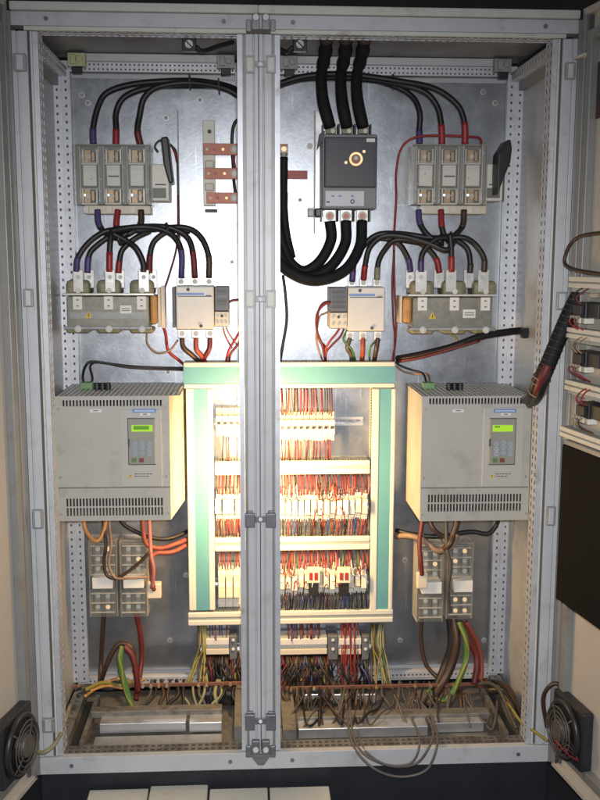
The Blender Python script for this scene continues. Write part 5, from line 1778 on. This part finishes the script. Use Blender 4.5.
# conduit over the door gap
r0 = thing('door_conduit', P(537, 394, .05), 'thick black spiral wrapped conduit slanting from the right door into the enclosure', 'conduit')
pa = pxpath([(584, 286, -.06), (573, 306, -.055), (561, 333, -.05), (549, 362, -.045), (541, 380, -.035), (536, 393, .0), (531, 399, .10), (526, 400, .2)], step=14)
MB().tube(pa[:52], .0205, 14).build('wrap', 'sleeve_blk', r0, smooth=True)
for k in range(2, 51, 3):
    t_ = (pa[k + 1] - pa[k - 1]).normalized()
    MB().ring(pa[k], t_, .0205, .0018, 16, 6).build('wrap_turn', 'black', r0, smooth=True)
for q_, (ox_, oz_, cm) in enumerate(((-.011, 0, 'blackmat'), (.010, .004, 'brownw'), (0, .010, 'blackmat'), (.002, -.010, 'blackmat'), (-.004, .002, 'darkred'))):
    MB().tube([p + Vector((ox_, -.004 * q_, oz_)) for p in pa[44:]], .0120, 10).build('core_cable', cm, r0, smooth=True)
for k in (54, 58, 66):
    MB().ring(pa[k], (pa[k + 1] - pa[k - 1]).normalized(), .0235, .0018, 16, 6).build('tie_band', 'tan', r0, smooth=True)
cable('thin black cable hanging down the right side panel', [(547, 212, .25), (544, 235, .27), (543, 260, .28), (545, 280, .28)], .005, 'blackmat')

# under the drives
for pts, m_, r, lb in (
    ([(118, 500, .33), (121, 522, .33), (140, 533, .33), (155, 539, .34), (172, 538, .36), (190, 529, .40), (194, 520, .41)], 'blackmat', .006, 'black cable bowing under the left drive to the teal duct'),
    ([(84, 500, .36), (85, 528, .34), (96, 541, .32), (105, 530, .33), (108, 500, .34)], 'orange', .006, 'yellow orange cable under the left corner of the left drive'),
    ([(190, 538, .39), (175, 545, .35), (160, 549, .33), (148, 545, .32), (143, 530, .32), (142, 505, .32)], 'darksalmon', .0072, 'thick red cable sweeping from the teal duct under the left drive'),
    ([(190, 543, .39), (172, 551, .34), (155, 554, .315), (150, 562, .31), (151, 575, .32), (154, 590, .34)], 'darksalmon', .0068, 'thick orange red cable bending down to the left connector block'),
    ([(148, 500, .33), (150, 540, .32), (152, 555, .31), (153, 570, .31), (152, 588, .33)], 'pinkw', .006, 'pink cable dropping beside the left fuse holders'),
    ([(101, 500, .34), (103, 526, .33), (106, 545, .31), (103, 560, .305), (106, 574, .305), (118, 577, .305), (135, 565, .305), (150, 552, .305)], 'brownw', .005, 'brown cable looping in front of the left fuse holders'),
    ([(108, 500, .34), (110, 526, .33), (112, 545, .30), (108, 562, .30), (115, 578, .30), (130, 578, .30), (147, 577, .31)], 'tan', .004, 'tan cable looping in front of the left fuse holders'),
    ([(104, 612, .36), (103, 640, .38), (102, 665, .39), (100, 684, .35)], 'brownw', .0075, 'dark cable running straight down from the leftmost fuse holder'),
    ([(136, 612, .36), (140, 635, .37), (141, 660, .37), (138, 684, .34), (136, 700, .30)], 'darkred', .008, 'dark red cable running down from the second left fuse holder'),
    ([(100, 684, .32), (106, 665, .31), (114, 650, .31), (122, 644, .31), (131, 650, .31), (136, 668, .31), (138, 690, .31)], 'brownw', .008, 'dark brown cable arching above the left earth bar'),
    ([(124, 646, .30), (131, 655, .295), (136, 672, .29), (138, 692, .29)], 'darkred', .009, 'thick red sleeved cable behind the green yellow arch on the left'),
    ([(396, 536, .39), (410, 536, .35), (425, 542, .33), (438, 549, .32), (450, 546, .32), (457, 534, .32)], 'tan', .009, 'thick tan cable sweeping from the teal duct under the right drive'),
    ([(396, 530, .39), (412, 534, .36), (440, 536, .34), (470, 533, .34), (489, 532, .34), (497, 525, .34), (499, 512, .33), (499, 500, .33)], 'blackmat', .007, 'long black cable bowing under the right drive'),
    ([(430, 498, .34), (431, 520, .33), (434, 530, .32), (444, 536, .32), (455, 536, .32)], 'brownw', .007, 'brown cable leaving the bottom of the right drive'),
    ([(457, 498, .34), (456, 520, .33), (454, 535, .32), (448, 545, .31), (440, 552, .33)], 'brownw', .010, 'thick brown cable dropping from the right drive'),
    ([(426, 500, .34), (421, 540, .31), (421, 560, .30), (422, 575, .30)], 'darkred', .007, 'dark red cable above the right connector block'),
    ([(446, 500, .34), (447, 548, .31), (451, 565, .305), (448, 590, .31), (450, 612, .33)], 'greyw', .006, 'grey cable hanging between the right fuse holders'),
    ([(422, 616, .36), (421, 640, .37), (425, 662, .36), (436, 677, .34), (448, 683, .32)], 'brownw', .0065, 'thin dark cable curving down from the left of the right fuse holders'),
    ([(453, 616, .35), (455, 640, .33), (451, 662, .32), (441, 684, .30), (428, 706, .26)], 'brownw', .013, 'thick dark brown cable curving down to the floor on the right'),
    ([(450, 618, .36), (450, 645, .35), (445, 668, .34), (434, 692, .30), (420, 712, .25)], 'blackmat', .012, 'thick black cable curving down to the floor on the right'),
    ([(460, 622, .34), (470, 640, .34), (476, 660, .33), (474, 685, .30)], 'darkred', .010, 'thick dark red cable beside the green yellow one on the right'),
    ([(466, 622, .36), (478, 645, .36), (482, 668, .35), (480, 688, .32)], 'orangew', .007, 'orange red cable outermost under the right fuse holders'),
):
    cable(lb, pts, r, m_)

def striped(lb, pts, r):
    root = thing('earth_cable', P(*pts[-1]), lb, 'cable', 'green and yellow earth cables')
    pa = pxpath(pts, step=8)
    MB().tube(pa, r, 12).build('insulation', 'greenw', root, smooth=True)
    # yellow stripe winding around
    mb = MB()
    path = []
    up = Vector((0, 1, 0))
    for i, p in enumerate(pa):
        t_ = (pa[min(i + 1, len(pa) - 1)] - pa[max(i - 1, 0)]).normalized()
        u = (up - t_ * up.dot(t_)).normalized()
        v = t_.cross(u)
        a = math.pi + .6 * math.sin(i * .35)
        path.append(p + (u * math.cos(a) + v * math.sin(a)) * r * .62)
    mb.tube(path, r * .48, 8)
    mb.build('yellow_stripe', 'yellw', root, smooth=True)
striped('thick green and yellow earth cable arching onto the left earth bar', [(122, 646, .30), (120, 660, .285), (122, 675, .28), (128, 695, .27), (132, 708, .26)], .0095)
striped('thick green and yellow earth cable curving under the right fuse holders', [(459, 622, .33), (466, 640, .31), (466, 660, .30), (459, 680, .28), (449, 697, .27), (438, 700, .27), (428, 690, .29)], .0085)
cable('green yellow earth wire from the right drive corner', [(420, 498, .35), (421, 520, .34), (423, 530, .34), (421, 538, .36), (410, 532, .40)], .0035, 'yellw')

# floor-level cable loops
loops = [
    ([(352, 690, .30), (350, 705, .22), (354, 735, .06), (362, 752, -.01), (378, 762, -.03), (395, 766, -.03), (412, 762, -.03), (419, 748, -.03), (418, 732, .04), (408, 712, .2), (396, 698, .27)], .0045, 'loopgrey', 'inner grey cable loop hanging over the front beam of the right enclosure'),
    ([(358, 690, .30), (356, 708, .22), (360, 740, .05), (372, 757, -.02), (392, 766, -.03), (416, 763, -.03), (430, 746, -.03), (433, 730, .05), (424, 710, .2), (410, 696, .27)], .005, 'loopgrey', 'middle grey cable loop hanging over the front beam of the right enclosure'),
    ([(347, 690, .30), (346, 708, .2), (352, 742, .03), (368, 764, -.03), (388, 775, -.04), (410, 776, -.04), (428, 768, -.04), (437, 748, -.03), (436, 730, .05), (428, 712, .18), (416, 698, .27)], .005, 'loopgrey', 'outermost grey cable loop hanging lowest over the front beam'),
]
for pts, r, m_, lb in [(a_, b_ * .72, c_2, d_) for a_, b_, c_2, d_ in loops]:
    cable(lb, pts, r, m_, name='cable_loop')
for i in range(34):
    x = 284 + i * 5.4 + random.uniform(-3, 3)
    big = i % 3 == 0
    c = random.choice(['brownw', 'greyw', 'blackmat', 'blackmat', 'brownw'])
    x2 = x + random.uniform(-12, 14)
    pts = [(x, 682, .33), (x + random.uniform(-4, 4), 694, .27), (x + (x2 - x) * .5, 706, .24), (x2, 717, .22)]
    cable('%s cable dropping through the floor opening of the right enclosure' % CN[c], pts, random.uniform(.0035, .0065) if big else .0028, c, name='floor_cable', group='%s cables dropping through the right floor opening' % CN[c], n=8)
for i in range(14):
    x = 150 + i * 6.5 + random.uniform(-3, 3)
    c = random.choice(['brownw', 'greyw', 'blackmat', 'olive'])
    x2 = x + random.uniform(-18, 8)
    pts = [(x, 680, .33), (x + random.uniform(-4, 2), 694, .28), ((x + x2) * .5, 703, .26), (x2, 714, .24)]
    nm = {'olive': 'olive'}.get(c) or CN[c]
    cable('%s cable dropping through the floor opening of the narrow left enclosure' % nm, pts, random.uniform(.003, .006), c, name='floor_cable', group='%s cables dropping through the left floor opening' % nm, n=8)
rf = random.Random(21)
for i in range(16):
    x = rf.uniform(300, 470)
    c = ['blackmat', 'brownw', 'greyw', 'loopgrey'][i % 4]
    nm = {'loopgrey': 'pale grey'}.get(c) or CN[c]
    dx = rf.uniform(-26, 26)
    pts = [(x, 694, .28), (x + dx * .3, 704 + rf.uniform(-3, 3), .20), (x + dx * .8, 714 + rf.uniform(-4, 6), .15), (x + dx * 1.3, 726 + rf.uniform(-4, 8), .11), (x + dx * 1.5, 716, .16), (x + dx * 1.6, 700, .27)]
    cable('%s cable trailing across the floor tray of the right enclosure' % nm, pts, rf.uniform(.0024, .0042), c, name='tray_cable', group='%s cables on the right floor tray' % nm, n=7)
# cables lying in the outer bottom corners
for i in range(16):
    right = i < 9
    c = random.choice(['yellw', 'orange', 'brownw', 'greyw', 'olive', 'blackmat'])
    nm = {'olive': 'olive', 'orange': 'orange'}.get(c) or CN[c]
    if right:
        x = random.uniform(470, 488)
        pts = [(x, 684 + random.uniform(-6, 6), .31), (x + 14, 686 + random.uniform(-6, 8), .27), (x + 26, 696 + random.uniform(-5, 8), .2), (x + 35, 712 + random.uniform(-6, 6), .12), (x + 42, 728, .07)]
    else:
        x = random.uniform(128, 146)
        pts = [(x, 682 + random.uniform(-4, 4), .31), (x - 20, 683 + random.uniform(-5, 6), .30), (x - 38, 684 + random.uniform(-4, 6), .27), (x - 55, 692 + random.uniform(-6, 6), .21)]
    sd = 'lower right' if right else 'lower left'
    cable('%s cable bunched in the %s corner' % (nm, sd), pts, random.uniform(.003, .006), c, name='corner_cable', group='%s cables bunched in the %s corner' % (nm, sd), n=7)

# ---- white boards in front of the plinth
for x0, x1, y, lb in ((90, 148.5, 789, 'leftmost white board lying in front of the plinth'), (151, 208, 785, 'second white board from the left, its far edge reaching highest'), (210, 267.5, 788, 'white board lying just under the middle uprights'), (269.5, 329, 786.5, 'rightmost white board lying in front of the plinth')):
    Z = -.045
    a, b = PZ(x0, y, Z), PZ(x1, y, Z)
    ym = (a.y + b.y) / 2
    tag(MB().box(a.x, b.x, ym - .30, ym, -.119, Z).build('white_board', 'whitebox', bevel=.003), lb, 'board', 'white boards before the plinth')

for o in bpy.data.objects:
    if '_o' in o:
        del o['_o']
